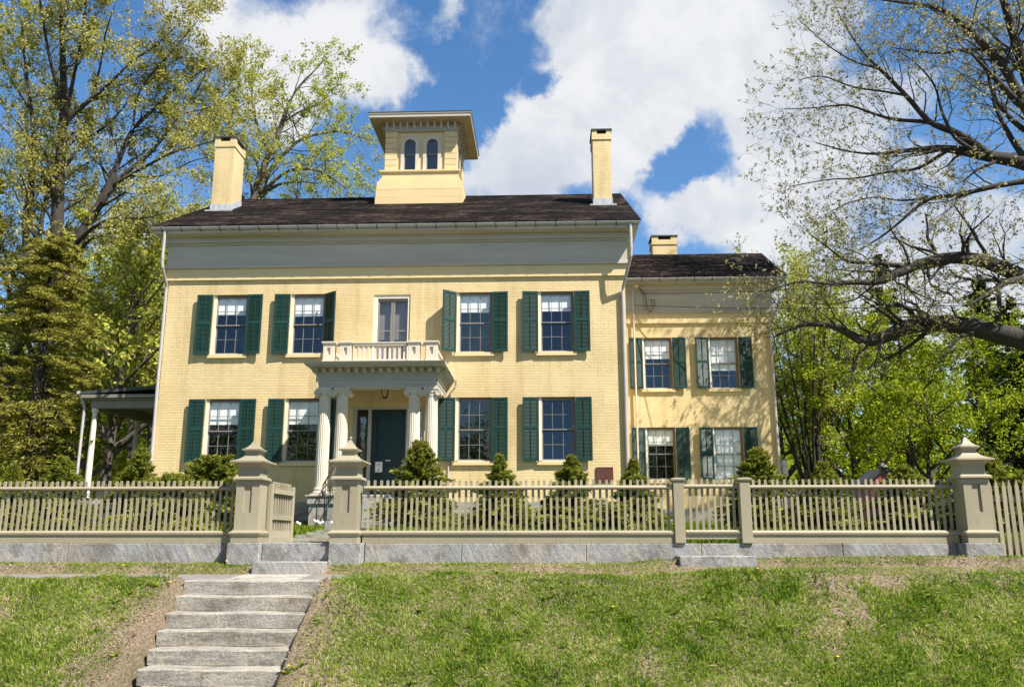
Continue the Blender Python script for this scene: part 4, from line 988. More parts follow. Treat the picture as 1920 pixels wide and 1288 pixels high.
def leaves_on(tips, g, per, size, spread, droop=0.0, aspect=1.7, sizevar=.5):
    P = []
    for q in tips:                       # tufts of leaves sitting on the twig, most of them near its end
        k = max(1, int(round(per*g.uniform(.3, 1.7)))); nt_ = max(1, k//3)
        idx = (1-g.random(nt_)**2*.8)*(len(q)-1.001); a = idx.astype(int); f = (idx-a)[:, None]; ctr = q[a]*(1-f)+q[np.minimum(a+1, len(q)-1)]*f
        P.append(ctr[g.integers(0, nt_, k)]+g.normal(size=(k, 3))*spread*.42)
    P = np.concatenate(P); P = P+g.normal(size=P.shape)*spread*.25; P[:, 2] -= droop*g.random(len(P))
    return leaf_quads(P, g, size, aspect, sizevar)
def leaf_quads(P, g, size, aspect=1.7, sizevar=.5, U=None):
    n = len(P)
    if U is None: U = g.normal(size=(n, 3))
    U = U/(np.linalg.norm(U, axis=1, keepdims=True)+1e-9); T = g.normal(size=(n, 3)); Vv = np.cross(U, T); Vv /= np.linalg.norm(Vv, axis=1, keepdims=True)+1e-9
    s = size*(1-sizevar/2+sizevar*g.random(n))[:, None]; a = U*s*.5*aspect; b_ = Vv*s*.5
    V = np.stack([P-a, P-.1*a+b_, P+a, P-.1*a-b_], 1).reshape(-1, 3)
    return V, np.arange(4*n).reshape(n, 4)
def px_limb(lst, Y, dY=0.0):
    """measured limb: (px,py,thickness px[,dy])"""
    out = []; rd = []
    for k, q in enumerate(lst):
        yy = Y+dY*k/(len(lst)-1)+(q[3] if len(q) > 3 else 0)
        out.append(at(q[0], q[1], yy)); rd.append(max(q[2]*yy/FPX/2, .008))
    n = 4*len(lst); p = resample(np.c_[np.array(out), np.array(rd)], n); p = smooth(p, 3)
    return p[:, :3], p[:, 3]
def make_tree(name, base, label, limbs, g, levels, leafm, bark, per, size, spread, up=.25, flat=1., group=None, trunk_sides=10, droop=0., extra=None, aspect=1.7, cat='tree'):
    t = thing(name, base, label, cat, group)
    polys = [(p, r, trunk_sides) for p, r in limbs]
    polys, tips, _ = branches(limbs, g, levels, up, polys, [], flat)
    V, F = tubes_np(polys); npmesh('trunk', V, F, bark, t, base, True)
    V, F = leaves_on(tips, g, per, size, spread, droop, aspect)
    if extra is not None: V = np.concatenate([V, extra[0]]); F = np.concatenate([F, extra[1]+len(V)-len(extra[0])])
    npmesh('crown', V, F, leafm, t, base)
    return t, tips
def auto_limbs(base, h, spread, n, g, r0, lean=(0, 0), split=.3, upward=.6):
    """trunk and main limbs of a free standing tree"""
    b = np.array(base, float); top = b+np.array([lean[0], lean[1], h*.86])
    m = 10; tr = np.array([b*(1-k/(m-1))+top*k/(m-1) for k in range(m)]); tr[1:, :2] += np.cumsum(g.normal(size=(m-1, 2))*.02*h/6, 0)
    out = [(tr, np.linspace(r0, r0*.12, m))]
    for i in range(n):
        s = split+(.92-split)*i/n+g.uniform(-.02, .02); j = s*(m-1); j0 = int(j); p = tr[j0]+(tr[min(j0+1, m-1)]-tr[j0])*(j-j0)
        az = i*2.4+g.uniform(-.4, .4); ln = spread*(1.15-.75*(s-split)/(1-split))*g.uniform(.8, 1.15)
        dr = np.array([math.cos(az), math.sin(az), upward*g.uniform(.6, 1.4)]); q = [p]; dd = dr/np.linalg.norm(dr)
        for _ in range(7): dd = dd+g.normal(size=3)*.12; dd[2] += .05; dd /= np.linalg.norm(dd); q.append(q[-1]+dd*ln/7)
        r_ = r0*(1-s)*.75+.02; out.append((np.array(q), np.linspace(r_, .015, 8)))
    return out
def gz_(x, y): return float(bank_z(x, y))

# ------------------------------------------------------------------ big oak on the right
OY = 26.0
oak = [[(2070, 985, 95), (2062, 800, 88), (2050, 650, 80), (2030, 500, 68), (2015, 380, 52), (2010, 200, 40), (2000, 20, 28), (1990, -140, 14)],
 [(2055, 690, 56), (1985, 655, 50), (1900, 632, 45), (1830, 615, 41), (1760, 604, 37), (1700, 612, 33), (1650, 636, 27), (1620, 645, 23), (1592, 624, 17), (1560, 608, 13), (1500, 608, 8), (1452, 632, 4)],
 [(2030, 590, 50), (1980, 545, 40), (1920, 520, 36), (1850, 490, 31), (1790, 481, 27), (1730, 492, 23), (1680, 515, 19), (1640, 533, 15), (1600, 527, 10), (1560, 535, 7), (1500, 525, 5), (1440, 545, 3)],
 [(1800, 484, 15), (1740, 500, 14), (1690, 500, 12), (1640, 492, 9), (1590, 494, 6), (1560, 470, 4), (1520, 440, 3)],
 [(1990, 505, 24), (1940, 522, 20), (1890, 526, 15), (1850, 552, 9), (1812, 575, 4)],
 [(1890, 526, 10), (1845, 525, 9), (1795, 522, 6), (1780, 505, 3)],
 [(1720, 608, 14), (1710, 585, 11), (1690, 570, 8), (1655, 575, 6), (1600, 545, 3)],
 [(1755, 482, 10), (1750, 462, 9), (1738, 448, 7), (1740, 428, 5), (1735, 400, 3)],
 [(2012, 335, 22), (1930, 338, 14), (1860, 350, 12), (1790, 368, 10), (1740, 370, 8), (1700, 405, 7), (1660, 440, 5), (1610, 470, 3)],
 [(1740, 370, 6), (1690, 378, 4), (1640, 368, 3), (1590, 380, 2.5), (1555, 398, 2)],
 [(2020, 360, 44), (1960, 320, 38), (1910, 302, 32), (1860, 295, 27), (1800, 282, 21), (1760, 277, 16), (1700, 283, 10), (1640, 290, 6), (1590, 285, 4), (1530, 268, 2.5)],
 [(1860, 295, 22), (1800, 250, 16), (1745, 235, 13), (1700, 180, 11), (1650, 130, 8), (1625, 108, 5), (1590, 60, 3), (1570, 20, 2)],
 [(1790, 246, 12), (1740, 228, 10), (1680, 226, 8), (1640, 215, 6), (1590, 195, 5), (1530, 203, 3), (1470, 205, 2)],
 [(1650, 130, 5), (1600, 117, 4), (1550, 85, 3), (1500, 40, 2)],
 [(1700, 180, 6), (1660, 172, 5), (1600, 165, 4), (1540, 140, 3), (1500, 150, 2)],
 [(1780, 280, 10), (1720, 320, 7), (1660, 322, 5), (1610, 336, 4), (1560, 335, 3), (1480, 350, 2)],
 [(1840, 290, 11), (1790, 262, 9), (1765, 210, 7), (1755, 160, 5), (1720, 120, 3), (1690, 100, 2)],
 [(2010, 300, 34), (1950, 250, 26), (1880, 120, 19), (1830, 70, 15), (1790, 30, 12), (1750, 10, 9), (1690, 6, 6), (1600, -10, 3)],
 [(1890, 95, 9), (1820, 92, 8), (1760, 102, 6), (1710, 95, 4), (1672, 90, 2)],
 [(2005, 240, 36), (1940, 190, 28), (1905, 80, 22), (1880, 0, 16), (1868, -70, 10)],
 [(1960, 270, 16), (1900, 230, 12), (1860, 180, 9), (1850, 120, 7), (1835, 150, 3)],
 [(1930, 310, 16), (1895, 260, 12), (1860, 190, 9), (1870, 140, 6), (1850, 100, 3)],
 [(2010, 200, 24), (1950, 100, 18), (1930, 20, 12), (1900, -60, 6)]]
g = np.random.default_rng(21)
dYs = [0, .3, -1.2, .4, -2, -1, 1.2, .5, .2, .8, .4, .0, .6, .2, .8, .9, -.8, -2.0, -.6, -1.5, .6, 1.2, 2.0]
limbs = [(lambda pr_: (pr_[0], pr_[1]*.86))(px_limb(l, OY, d)) for l, d in zip(oak, dYs)]
# limbs of the same crown that reach outside the frame (they shade the wing and the lawn)
trunk_top = at(2030, 500, OY)
for az, ln, up_ in ((.2, 9, .5), (-.6, 9, .5), (-1.4, 10, .45), (1.0, 8, .6), (-2.2, 8, .6)):
    q = [at(2028, 420, OY)]; dd = np.array([math.cos(az), math.sin(az), up_])
    for _ in range(8): dd = dd+g.normal(size=3)*.12; dd /= np.linalg.norm(dd); q.append(q[-1]+dd*ln/8)
    limbs.append((np.array(q), np.linspace(.3, .03, 9)))
bx_, by_ = at(2070, 985, OY)[:2]
make_tree('oak_tree', (bx_, by_, gz_(bx_, by_)), 'huge spreading oak with dark gnarled limbs reaching in from the right', limbs, g,
          [(.42, 2.5, 48, .22, 4, .34), (.30, 1.15, 48, .25, 3, .40), (.26, .5, 45, .25, 3, .5)], M['oak_bud'], M['oak_bark'], 5, .048, .08, up=.16)
print('oak', sum(len(o.data.polygons) for o in bpy.data.objects if o.type == 'MESH' and o.parent and o.parent.name == 'oak_tree'))

# ------------------------------------------------------------------ big tree upper left
LY = 31.0
lt = [[(55, 960, 52), (62, 900, 48), (75, 760, 44), (95, 600, 38), (106, 450, 32), (110, 330, 25), (120, 230, 20), (118, 100, 14), (112, -30, 9), (108, -140, 5)],
 [(95, 600, 30), (143, 455, 26), (172, 405, 22), (200, 364, 18), (221, 303, 13), (250, 236, 11), (286, 210, 9), (329, 164, 6), (393, 125, 3)],
 [(190, 380, 14), (229, 328, 11), (278, 293, 9), (307, 257, 8), (343, 207, 6), (366, 176, 4), (395, 120, 2)],
 [(215, 345, 9), (250, 325, 8), (321, 286, 6), (403, 264, 3), (450, 250, 2)],
 [(112, 300, 16), (121, 228, 13), (171, 186, 10), (214, 150, 7), (250, 110, 5), (282, 96, 3), (330, 50, 2)],
 [(143, 455, 12), (175, 425, 9), (214, 407, 7), (268, 411, 4), (310, 400, 2)],
 [(150, 470, 10), (168, 446, 8), (221, 434, 6), (282, 436, 3)],
 [(70, 640, 26), (52, 500, 20), (46, 421, 16), (64, 307, 12), (61, 214, 10), (50, 150, 7), (40, 40, 4)],
 [(120, 235, 10), (137, 150, 9), (150, 90, 7), (160, 20, 5), (165, -60, 3)],
 [(118, 200, 10), (95, 120, 8), (80, 40, 6), (70, -40, 4)],
 [(286, 210, 5), (340, 215, 4), (400, 200, 3), (450, 160, 2)], [(229, 328, 5), (300, 335, 4), (360, 300, 3), (420, 290, 2)],
 [(171, 186, 6), (190, 120, 5), (195, 70, 4), (215, 10, 2)], [(250, 236, 6), (255, 180, 5), (290, 130, 4), (330, 90, 3), (370, 40, 2)],
 [(75, 700, 14), (20, 560, 10), (-20, 430, 7), (-60, 300, 4)], [(61, 214, 6), (20, 150, 5), (-20, 60, 3)],
 [(110, 330, 9), (160, 260, 7), (205, 235, 5), (240, 190, 3)]]
g = np.random.default_rng(5)
limbs = [(lambda q: (q[0], q[1]*.84))(px_limb(l, LY, g.uniform(-2, 1.5) if k else 0)) for k, l in enumerate(lt)]
bx_, by_ = at(55, 960, LY)[:2]
make_tree('oak_tree', (bx_, by_, gz_(bx_, by_)), 'tall open crowned oak in yellow young leaf rising at the left edge', limbs, g,
          [(.50, 2.5, 46, .2, 5, .36), (.42, 1.1, 46, .25, 3, .42), (.30, .5, 45, .25, 3, .5)], M['oak_leaf'], M['oak_bark'], 20, .068, .21, up=.22)
# ------------------------------------------------------------------ tree behind the left chimney
TY = 42.0
tl = [[(455, 960, 30), (458, 700, 26), (463, 500, 22), (470, 400, 18), (482, 340, 14), (505, 290, 11), (530, 230, 9), (550, 165, 6), (590, 138, 3), (610, 110, 2)],
 [(484, 350, 10), (520, 300, 8), (545, 278, 7), (560, 262, 6), (600, 250, 5), (640, 245, 4), (690, 262, 2)],
 [(490, 360, 8), (540, 318, 6), (590, 316, 5), (622, 332, 4), (650, 355, 2)], [(475, 380, 8), (520, 345, 6), (560, 340, 4), (600, 345, 2)],
 [(470, 400, 10), (430, 330, 8), (420, 260, 6), (440, 200, 4), (450, 150, 2)], [(505, 290, 6), (480, 230, 5), (470, 180, 4), (480, 120, 2)],
 [(465, 450, 10), (530, 400, 7), (600, 385, 5), (660, 370, 3)], [(530, 230, 5), (560, 210, 4), (600, 195, 3), (620, 170, 2)]]
g = np.random.default_rng(9)
limbs = [px_limb(l, TY, g.uniform(-2, 2) if k else 0) for k, l in enumerate(tl)]
bx_, by_ = at(455, 960, TY)[:2]
make_tree('tall_tree', (bx_, by_, gz_(bx_, by_)), 'tall tree in fresh green leaf behind the left chimney', limbs, g,
          [(.55, 2.8, 46, .2, 4, .38), (.45, 1.2, 46, .25, 3, .5), (.34, .55, 45, .25, 3, .6)], M['lime_leaf'], M['grey_bark'], 15, .078, .20, up=.2)
# ------------------------------------------------------------------ left mid trees
def px_tree(name, px, Y, h, spread, n, seed, label, leafm, bark, r0, per, size, sp, lean=(0, 0), split=.3, upward=.6, lv=None, group=None, up=.2):
    g = np.random.default_rng(seed); x, y = at(px, 960, Y)[:2]; z = gz_(x, y)
    limbs = auto_limbs((x, y, z-.1), h, spread, n, g, r0, lean, split, upward)
    lv = lv or [(.75, 1.9, 48, .2, 4, .45), (.5, .9, 48, .25, 3, .5)]
    return make_tree(name, (x, y, z), label, limbs, g, lv, leafm, bark, per, size, sp, up=up, group=group)
gl_ = 'trees in fresh leaf left of the house'
px_tree('maple_tree', 188, 33, 13.0, 4.0, 17, 31, 'leafy tree with a forked trunk just behind the side veranda', M['lime_leaf'], M['grey_bark'], .24, 24, 0.123, 0.275, (.3, 0), .28, group=gl_)
px_tree('maple_tree', 240, 37, 14.5, 4.2, 18, 32, 'slender leafy tree leaning beside the veranda back posts', M['lime_leaf'], M['grey_bark'], .15, 22, 0.123, 0.275, (-.8, 0), .35, group=gl_)
px_tree('maple_tree', 300, 44, 11.5, 3.8, 13, 33, 'leafy tree whose crown shows against the left wall corner', M['maple_leaf'], M['grey_bark'], .18, 24, 0.131, 0.312, (0, 0), .3, group=gl_)
px_tree('maple_tree', 120, 46, 10, 4.2, 13, 34, 'leafy green tree far back behind the evergreen on the left', M['wood_leaf'], M['grey_bark'], .2, 24, 0.139, 0.312, group=gl_)
px_tree('maple_tree', -60, 40, 10, 4.0, 13, 35, 'green tree cut by the left edge of the view behind the fence', M['wood_leaf'], M['grey_bark'], .2, 37, 0.103, 0.312, group=gl_)
px_tree('maple_tree', 275, 39, 16.0, 4.3, 20, 36, 'airy tree with yellow green leaves between the oak and the left wall corner', M['oak_leaf'], M['grey_bark'], .17, 54, .070, .32, (-.2, 0), .25, group=gl_)
px_tree('maple_tree', 150, 41, 14.5, 4.6, 18, 37, 'bright green tree seen through the cedar branches', M['maple_leaf'], M['grey_bark'], .18, 54, .075, .32, (0, 0), .2, group=gl_)
lvb = [(.7, 2.4, 46, .2, 4, .42), (.48, 1.1, 46, .25, 3, .45), (.4, .5, 45, .25, 3, .5)]
px_tree('oak_tree', -40, 36, 21, 6.0, 22, 38, 'tall yellow leaved oak half hidden at the very left edge', M['oak_leaf'], M['oak_bark'], .30, 14, .072, .24, (1, 0), .25, lv=lvb)
px_tree('tall_tree', 250, 52, 23, 6.0, 22, 39, 'pale green tall tree showing between the big left oak and the left chimney', M['lime_leaf'], M['grey_bark'], .28, 13, .085, .26, (0, 0), .3, lv=lvb)
# ------------------------------------------------------------------ conifers
def conifer(name, x, y, z, h, rad, label, seed, nbr, nspray, size, leafm, bark, r0=.12, droop=.15, prof=None, base=.06, aspect=3.0, cat='tree', group=None, lift=0., fan=.30):
    g = np.random.default_rng(seed); t = thing(name, (x, y, z), label, cat, group)
    top = np.array([x+g.normal()*.03*h, y, z+h]); m = 8
    tr = np.array([np.array([x, y, z-.05])*(1-k/(m-1))+top*k/(m-1) for k in range(m)])
    polys = [(tr, np.linspace(r0, .006, m), 8)]; P, U = [], []
    prof = prof or (lambda s: (1-s)**.8)
    for i in range(nbr):
        s = base+(1-base)*(g.random()**1.15); p = tr[0]+(top-tr[0])*s
        az = g.random()*2*math.pi; ln = rad*prof(s)*g.uniform(.5, 1.12)+.03
        d0 = np.array([math.cos(az), math.sin(az), .30+lift+lift*6*s**3-.2*(1-s)+g.normal()*.12]); d0 /= np.linalg.norm(d0)
        k = 6; q = [p]
        for j in range(k-1):
            dd = d0.copy(); dd[2] -= droop*j*.55; dd[:2] += g.normal(size=2)*.12; q.append(q[-1]+dd*ln/(k-1))
        q = np.array(q); polys.append((q, np.linspace(max(r0*.16*(1-s), .006), .003, k), 3))
        f = g.uniform(.15, 1.05, nspray); idx = np.clip(f*(k-1), 0, k-1.001); a = idx.astype(int); fr_ = (idx-a)[:, None]
        pp = q[a]*(1-fr_)+q[a+1]*fr_; side = np.cross(d0, (0, 0, 1)); wdt = ln*fan*(1.05-f*.75)
        off = g.uniform(-1, 1, nspray); pp = pp+side[None, :]*(off*wdt)[:, None]; pp[:, 2] += g.normal(size=nspray)*size*.5-np.abs(off)*wdt*.25
        uu = d0[None, :]*.8+side[None, :]*off[:, None]*.9+g.normal(size=(nspray, 3))*.35; uu[:, 2] -= .15
        P.append(pp); U.append(uu)
    V, F = tubes_np(polys); npmesh('trunk', V, F, bark, t, (x, y, z), True)
    P = np.concatenate(P); U = np.concatenate(U)
    V, F = leaf_quads(P, g, size, aspect, .6, U); npmesh('crown' if cat == 'tree' else 'foliage', V, F, leafm, t, (x, y, z))
    return t
def px_con(name, px, Y, top_py, hw_px, label, seed, **kw):
    x, y = at(px, 960, Y)[:2]; z = gz_(x, y); zt = at(px, top_py, Y)[2]
    return conifer(name, x, y, z, zt-z, hw_px*Y/FPX, label, seed, **kw)
px_con('cedar_tree', 48, 25, 440, 185, 'shaggy olive brown cedar with a thick trunk left of the veranda', 61, nbr=175, nspray=180, size=.042, leafm=M['cedar_leaf'], bark=M['oak_bark'], r0=.32, droop=.34, prof=lambda s: (1-s)**.33*min(1, (s+.12)*2.2), base=.16, group=None, aspect=4.5, fan=.34)
px_con('cedar_tree', -95, 28, 250, 110, 'dark tall cedar partly cut off by the left edge', 62, nbr=150, nspray=70, size=.075, leafm=M['cedar_leaf'], bark=M['oak_bark'], r0=.3, droop=.3, prof=lambda s: (1-s)**.6, base=.2)
# ------------------------------------------------------------------ right hand trees
gr_ = 'bright green trees right of the house'
lv3 = [(.7, 2.1, 46, .2, 4, .45), (.5, .95, 46, .25, 3, .5)]
def stems_tree(px, Y, label):
    g = np.random.default_rng(77); x, y = at(px, 960, Y)[:2]; z = gz_(x, y); limbs = []
    for i in range(15):
        a = g.uniform(-.30, .30); b_ = g.uniform(-.25, .25); ln = g.uniform(9.5, 12.6); q = [np.array([x+g.normal()*.08, y+g.normal()*.08, z-.05])]; dd = np.array([a*.7, b_*.7, 1.])
        for k in range(10): dd = dd+g.normal(size=3)*.035+np.array([a*.05, b_*.05, 0]); dd /= np.linalg.norm(dd); q.append(q[-1]+dd*ln/10)
        limbs.append((np.array(q), np.linspace(.085, .012, 11)))
    return make_tree('birch_tree', (x, y, z), label, limbs, g, [(.75, 1.6, 32, .15, 3, .4), (.42, .75, 42, .2, 3, .5)], M['lime_leaf'], M['dark_bark'], 18, .08, .2, up=.4, group=gr_)
stems_tree(1527, 39, 'many stemmed tree with thin upright branches beside the wing corner')
px_tree('maple_tree', 1560, 47, 16.8, 4.4, 18, 51, 'yellow green rounded tree top peering over the wing roof end', M['lime_leaf'], M['grey_bark'], .22, 37, 0.097, 0.325, (-1.6, 0), .35, group=gr_)
px_tree('maple_tree', 1610, 40, 11.0, 3.7, 15, 52, 'vivid green maple between the many stemmed tree and the red shed', M['maple_leaf'], M['dark_bark'], .17, 44, 0.091, 0.275, (0, 0), .14, group=gr_, lv=lv3)
px_tree('maple_tree', 1715, 46, 12.5, 4.6, 17, 53, 'largest vivid green maple rising behind the low oak limb', M['maple_leaf'], M['dark_bark'], .22, 44, 0.097, 0.325, (0, 0), .16, group=gr_, lv=lv3)
px_tree('maple_tree', 1745, 35, 6.2, 2.9, 13, 54, 'low bright green maple directly left of the far right gate post cap', M['maple_leaf'], M['dark_bark'], .13, 44, 0.079, 0.250, (.3, 0), .12, group=gr_, lv=lv3)
px_tree('maple_tree', 1850, 43, 11.5, 3.8, 14, 55, 'green tree standing above the far right gate post', M['maple_leaf'], M['dark_bark'], .18, 40, 0.091, 0.300, (.2, 0), .2, group=gr_, lv=lv3)
px_tree('maple_tree', 1475, 52, 11, 3.8, 13, 56, 'darker green tree close behind the right wall of the wing', M['wood_leaf'], M['dark_bark'], .18, 40, 0.103, 0.312, (0, 0), .15, group=gr_)
pk_ = dict(nbr=260, nspray=46, size=.11, leafm=M['pine_leaf'], bark=M['dark_bark'], r0=.24, droop=.22, base=.18, prof=lambda s: (1-s)**.55, group='dark pines at the right edge')
px_con('pine_tree', 1888, 50, 520, 105, 'dark pine standing at the right edge behind the maples', 71, **pk_)
px_con('pine_tree', 1960, 44, 560, 110, 'dark pine cut off by the right edge of the view', 72, **pk_)
px_con('pine_tree', 1712, 62, 478, 90, 'far pine whose dark tip pokes above the bright maples', 73, **pk_)
# ------------------------------------------------------------------ shrubs behind the fence
gs = 'young hemlock shrubs behind the fence'
shr = [(790, 18.3, 832, 92, 'largest hemlock shrub, right in front of the portico columns'),
 (940, 17.6, 858, 76, 'hemlock shrub under the window right of the portico'),
 (1070, 17.4, 860, 72, 'narrow pointed hemlock shrub under the window near the plaque'),
 (1187, 17.4, 868, 74, 'hemlock shrub in front of the downspout at the house corner'),
 (1425, 17.8, 846, 80, 'bushy hemlock shrub before the right wing corner, behind the small gate post'),
 (1550, 17.2, 872, 78, 'hemlock shrub between the wing corner and the red shed'),
 (1700, 16.8, 880, 80, 'hemlock shrub just right of the red shed'),
 (1850, 15.8, 858, 62, 'rounded shrub showing behind the far right gate post'),
 (1915, 15.0, 890, 70, 'shrub behind the tall pointed pickets at the right edge'),
 (400, 17.4, 866, 80, 'hemlock shrub under the lower left window, left of the gate post'),
 (255, 18.2, 846, 66, 'hemlock shrub at the left corner of the house'),
 (318, 15.6, 900, 60, 'low shrub in front of the corner between two hemlock shrubs'),
 (112, 17.2, 862, 78, 'hemlock shrub standing left of the veranda post'),
 (10, 16.4, 880, 80, 'hemlock shrub at the left edge behind the fence')]
for i, (px, Y, tp, hw, lb) in enumerate(shr):
    low = 'low' in lb or 'rounded' in lb
    px_con('hemlock_shrub', px, Y, tp, hw*1.22, lb, 100+i, nbr=300, nspray=120, size=.024, leafm=M['hemlock_leaf'], bark=M['grey_bark'], r0=.035, droop=.20, base=.03, aspect=6.0, cat='shrub', group=gs,
           prof=(lambda s, e_=[.95, 1.25, 1.05, 1.4, .9, 1.2][i % 6]: (1-s)**e_*(.62+.38*min(1, s*5))+.045) if not low else (lambda s: (1-s**2)**.5), lift=.12, fan=.20)
# ------------------------------------------------------------------ far woodland (one mass each side and across the street)
def woodland(name, segs, seed, n, size, m, hgt, label=None):
    g = np.random.default_rng(seed); P = []
    for (x0, x1, y0, y1, h) in segs:
        k = int(n/len(segs)); nb_ = max(4, int((x1-x0)/2.4))
        cxs = g.uniform(x0, x1, nb_*3); cys = g.uniform(y0, y1, nb_*3); chs = h*g.uniform(.45, 1.05, nb_*3)
        cid = g.integers(0, nb_*3, k); q = g.normal(size=(k, 3)); q /= np.linalg.norm(q, axis=1, keepdims=True); q *= g.random((k, 1))**.35
        zc = chs[cid]*g.uniform(.05, .95, k); w = 1.9*np.sqrt(np.clip(1-(zc/chs[cid]-.35)**2*1.6, .05, 1))
        P.append(np.stack([cxs[cid]+q[:, 0]*w, cys[cid]+q[:, 1]*w, .4+zc+q[:, 2]*.9], 1))
    V, F = leaf_quads(np.concatenate(P), g, size, 1.5, .6)
    o = npmesh(name, V, F, m, None, (0, 0, 0)); o['kind'] = 'stuff'; return o
woodland('woodland', [(-54, -15, 60, 74, 22), (-44, -15, 48, 60, 13)], 91, 120000, .20, M['lime_leaf'], 0)
woodland('woodland', [(14, 52, 60, 76, 16.0), (13, 42, 54, 62, 9)], 92, 100000, .20, M['maple_leaf'], 0)
woodland('woodland', [(-70, 70, -48, -36, 13)], 93, 26000, .55, M['wood_leaf'], 0)
# ------------------------------------------------------------------ grass
def blades(P, g, h, w, lean=.45, flat=False):
    n = len(P); az = g.uniform(0, 2*np.pi, n); ln = g.normal(size=(n, 2))*lean
    hh = h*(.45+.9*g.random(n)); dx = np.stack([np.cos(az), np.sin(az), np.zeros(n)], 1)*(w*(.6+.8*g.random(n)))[:, None]*.5
    tip = P+np.stack([ln[:, 0]*hh, ln[:, 1]*hh, hh*np.clip(1-.35*np.abs(ln).sum(1), .3, 1)], 1); mid = P*.45+tip*.55; mid[:, 2] += hh*.10
    V = np.stack([P-dx, P+dx, mid+dx*.7, tip, mid-dx*.7], 1).reshape(-1, 3); return V, np.arange(5*n).reshape(n, 5)
g = np.random.default_rng(8)
def scatter(n, x0, x1, y0, y1, keep):
    x = g.uniform(x0, x1, n); y = g.uniform(y0, y1, n); k = g.random(n) < keep(x, y); x, y = x[k], y[k]
    return np.stack([x, y, bank_z(x, y)-.004], 1)
def keep_bank(x, y):
    st_d = np.clip((np.abs(x+3.52)-.82)/.45, 0, 1); a = fbm(x, y, 1.7); b_ = fbm(x+31, y*1.5+7, .55)
    k = np.clip((a*.65+b_*.5-.28)*4.5, .14, 1); side = np.clip((np.abs(x+3.52)-.86)/(.25+.5*fbm(x, y+50, 2.)+np.clip(10.2-y, 0, 2)*np.where(x > -3, .65, .40)*(.3+fbm(x, y+20, 1.6))), 0.0, 1)**1.4
    bare = np.clip((y-10.25)/.25, 0, 1)*np.clip((x-1.5)/2, 0, 1)*.75
    return np.where(np.abs(x+3.52) < .86, 0, k*side*(1-bare))
P = scatter(500000, -8.8, 8.8, 8.2, 10.78, keep_bank)
cl_ = vnoise(P[:, 0]+40, P[:, 1], 7.)*vnoise(P[:, 0]+11, P[:, 1], 1.4)
hv = .022+.05*fbm(P[:, 0]+11, P[:, 1], 1.1)**1.3+.10*np.clip(cl_-.22, 0, 1)
V, F = blades(P, g, hv*1.05, .0095, .55)
gtop = npmesh('grass', V, F, M['grass'], None, (0, 0, 0), kind='stuff')
P = scatter(95000, -9, 8.5, 11.28, 11.92, lambda x, y: np.where(((x > -3.9) & (x < -2.85)) | ((y < 11.48) & (x < 1.1)) | ((x > 1.68) & (x < 2.67) & (y > 11.47)), 0, np.clip((fbm(x, y, 2)-.28)*2.2, .1, 1)))
P2 = scatter(26000, -9, 8.5, 10.70, 10.85, lambda x, y: np.where((x > -4.45) & (x < -2.6), 0, .7*np.ones_like(x)))
V, F = blades(np.concatenate([P, P2]), g, .038, .007, .6); npmesh('grass', V, F, M['grass'], None, (0, 0, 0), kind='stuff')
def keep_yard(x, y):
    pathx = -3.86-.122*(y-12.05)+.43; return np.where((np.abs(x-pathx) < .52) | ((np.abs(x-pc) < 1.7) & (y > 19.2)), 0, .35+.65*(fbm(x, y, 1.2) > .45))
P = scatter(150000, -11, 9, 12.3, 22.9, keep_yard); V, F = blades(P, g, .11, .012, .5); npmesh('grass', V, F, M['yardgrass'], None, (0, 0, 0), kind='stuff')
# broad leaved weeds: flat rosettes scattered through the turf
C_ = scatter(420, -7.0, 6.6, 8.3, 10.6, lambda x, y: np.where(np.abs(x+3.52) < .9, 0, np.clip(fbm(x, y, 1.0)-.30, 0, 1)*1.6))
P = np.repeat(C_, 9, 0); U = g.normal(size=P.shape); U[:, 2] = .25+.25*g.random(len(P)); U /= np.linalg.norm(U, axis=1, keepdims=True); P = P+U*.032; P[:, 2] += .018
V, F = leaf_quads(P, g, .022, 3.0, .6, U); npmesh('weeds', V, F, M['yardgrass'], None, (0, 0, 0), kind='stuff')
# dry leaf litter and clippings lying in the turf
P = np.concatenate([scatter(30000, -7.2, 6.9, 8.2, 10.8, lambda x, y: np.where(np.abs(x+3.52) < .84, 0, 1-.75*keep_bank(x, y))), scatter(5000, -9, 8.5, 11.5, 11.93, lambda x, y: np.where((x > -3.9) & (x < -2.85), 0, .8*np.ones_like(x)))])
P[:, 2] += .012; U = g.normal(size=P.shape); U[:, 2] *= .25
V, F = leaf_quads(P, g, .013, 2.2, .9, U); npmesh('leaf_litter', V, F, M['litter'], None, (0, 0, 0), kind='stuff')
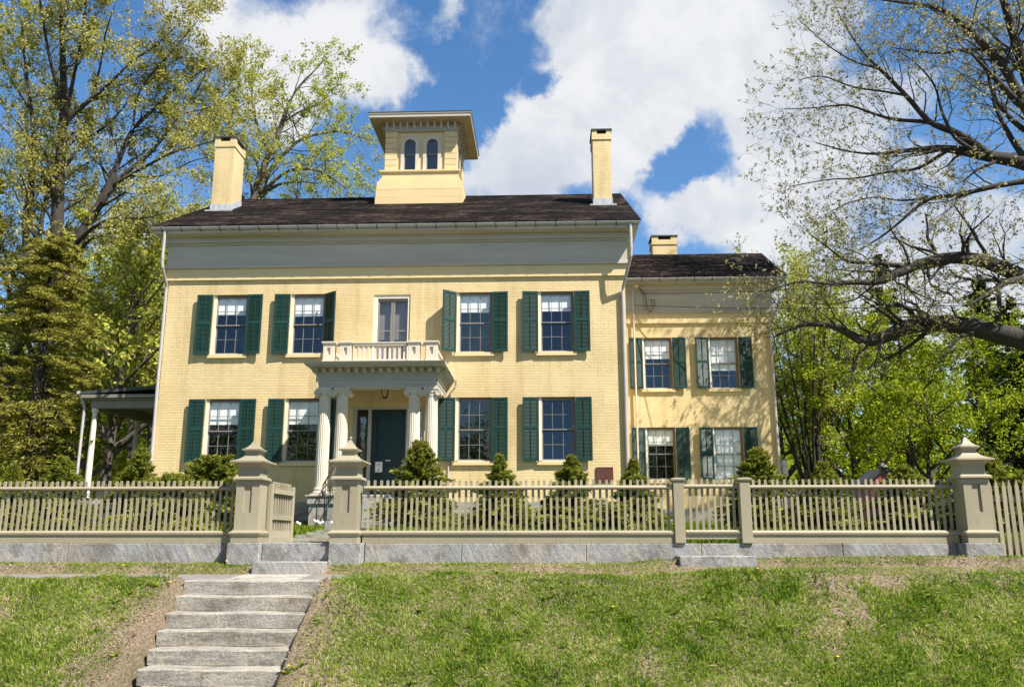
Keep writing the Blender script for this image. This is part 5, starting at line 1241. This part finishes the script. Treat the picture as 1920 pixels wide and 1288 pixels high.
# soil clods on the bare edges of the bank beside the steps
P = scatter(5200, -5.4, -1.4, 8.2, 10.6, lambda x, y: np.where((x > -4.42) & (x < -2.62), 0, np.clip((1-keep_bank(x, y)*1.3), 0, 1)))
cv = np.array([[1, 0, -.4], [-.5, .87, -.4], [-.5, -.87, -.4], [0, 0, .75]]); cf = np.array([[0, 1, 3], [1, 2, 3], [2, 0, 3], [0, 2, 1]])
rs = (.004+.016*g.random(len(P))**3)[:, None, None]; th = g.uniform(0, 6.28, len(P)); rot = np.stack([np.stack([np.cos(th), -np.sin(th), 0*th], 1), np.stack([np.sin(th), np.cos(th), 0*th], 1), np.stack([0*th, 0*th, 1+0*th], 1)], 1)
V = (P[:, None, :]+np.einsum('nij,kj->nki', rot, cv)*rs*(.7+.6*g.random((len(P), 4, 1)))).reshape(-1, 3); V[:, 2] += .004
F = (np.arange(len(P))[:, None, None]*4+cf[None]).reshape(-1, 3)
npmesh('soil_clods', V, F, M['soil'], None, (0, 0, 0), kind='stuff')
# dandelions
def dandelion(x, y, label, puff=False, up=.05):
    z = gz_(x, y); h = up
    t = thing('dandelion', (x, y, z), label, 'dandelion', 'white dandelion seed heads' if puff else 'yellow dandelion flowers')
    obj('stem', MB().tube([(x, y, z-.02), (x+.004, y, z+h)], .002, 5), M['yardgrass'], t)
    r = .028 if puff else .017
    prof = [(r*math.sin(a)+.001, z+h+(r if puff else r*.45)*(1-math.cos(a))) for a in np.linspace(.1, math.pi-.1, 7)]
    obj('head', MB().lathe(x+.004, y, prof, 10), M['puff'] if puff else M['dandelion'], t)
for px, py, lb in ((540, 1250, 'yellow dandelion beside the right end of the lower stone steps'), (230, 1061, 'yellow dandelion in the grass strip left of the gateway'), (318, 1092, 'yellow dandelion left of the top stone step'), (424, 1053, 'yellow dandelion at the foot of the left gate plinth'),
                   (1148, 1138, 'yellow dandelion in the middle of the right hand bank'), (1570, 1232, 'yellow dandelion low on the right part of the bank'), (1902, 1168, 'yellow dandelion near the right edge of the bank'), (1420, 1067, 'yellow dandelion beside the granite step of the side gate')):
    d = ray(px, py); lo, hi = 7.5, 12.
    ts = np.linspace(hi, lo, 400); best = [yy for yy in ts if (d*yy/d[1])[2] < float(bank_z((d*yy/d[1])[0], yy))+.03]
    yy = best[-1] if best and False else next((q for q in np.linspace(lo, hi, 600) if (d*q/d[1])[2] <= gz_((d*q/d[1])[0], q)+.05), 10.2)
    q = d*yy/d[1]; dandelion(q[0], yy, lb)
for x, y in ((-4.55, 17.2), (-4.25, 16.6), (-4.62, 16.2), (-4.35, 15.4), (-4.12, 15.9), (-4.75, 17.9), (-4.42, 16.9), (-4.0, 16.3)):
    dandelion(x, y, 'white dandelion seed head in the grass inside the open gate', True, .17)
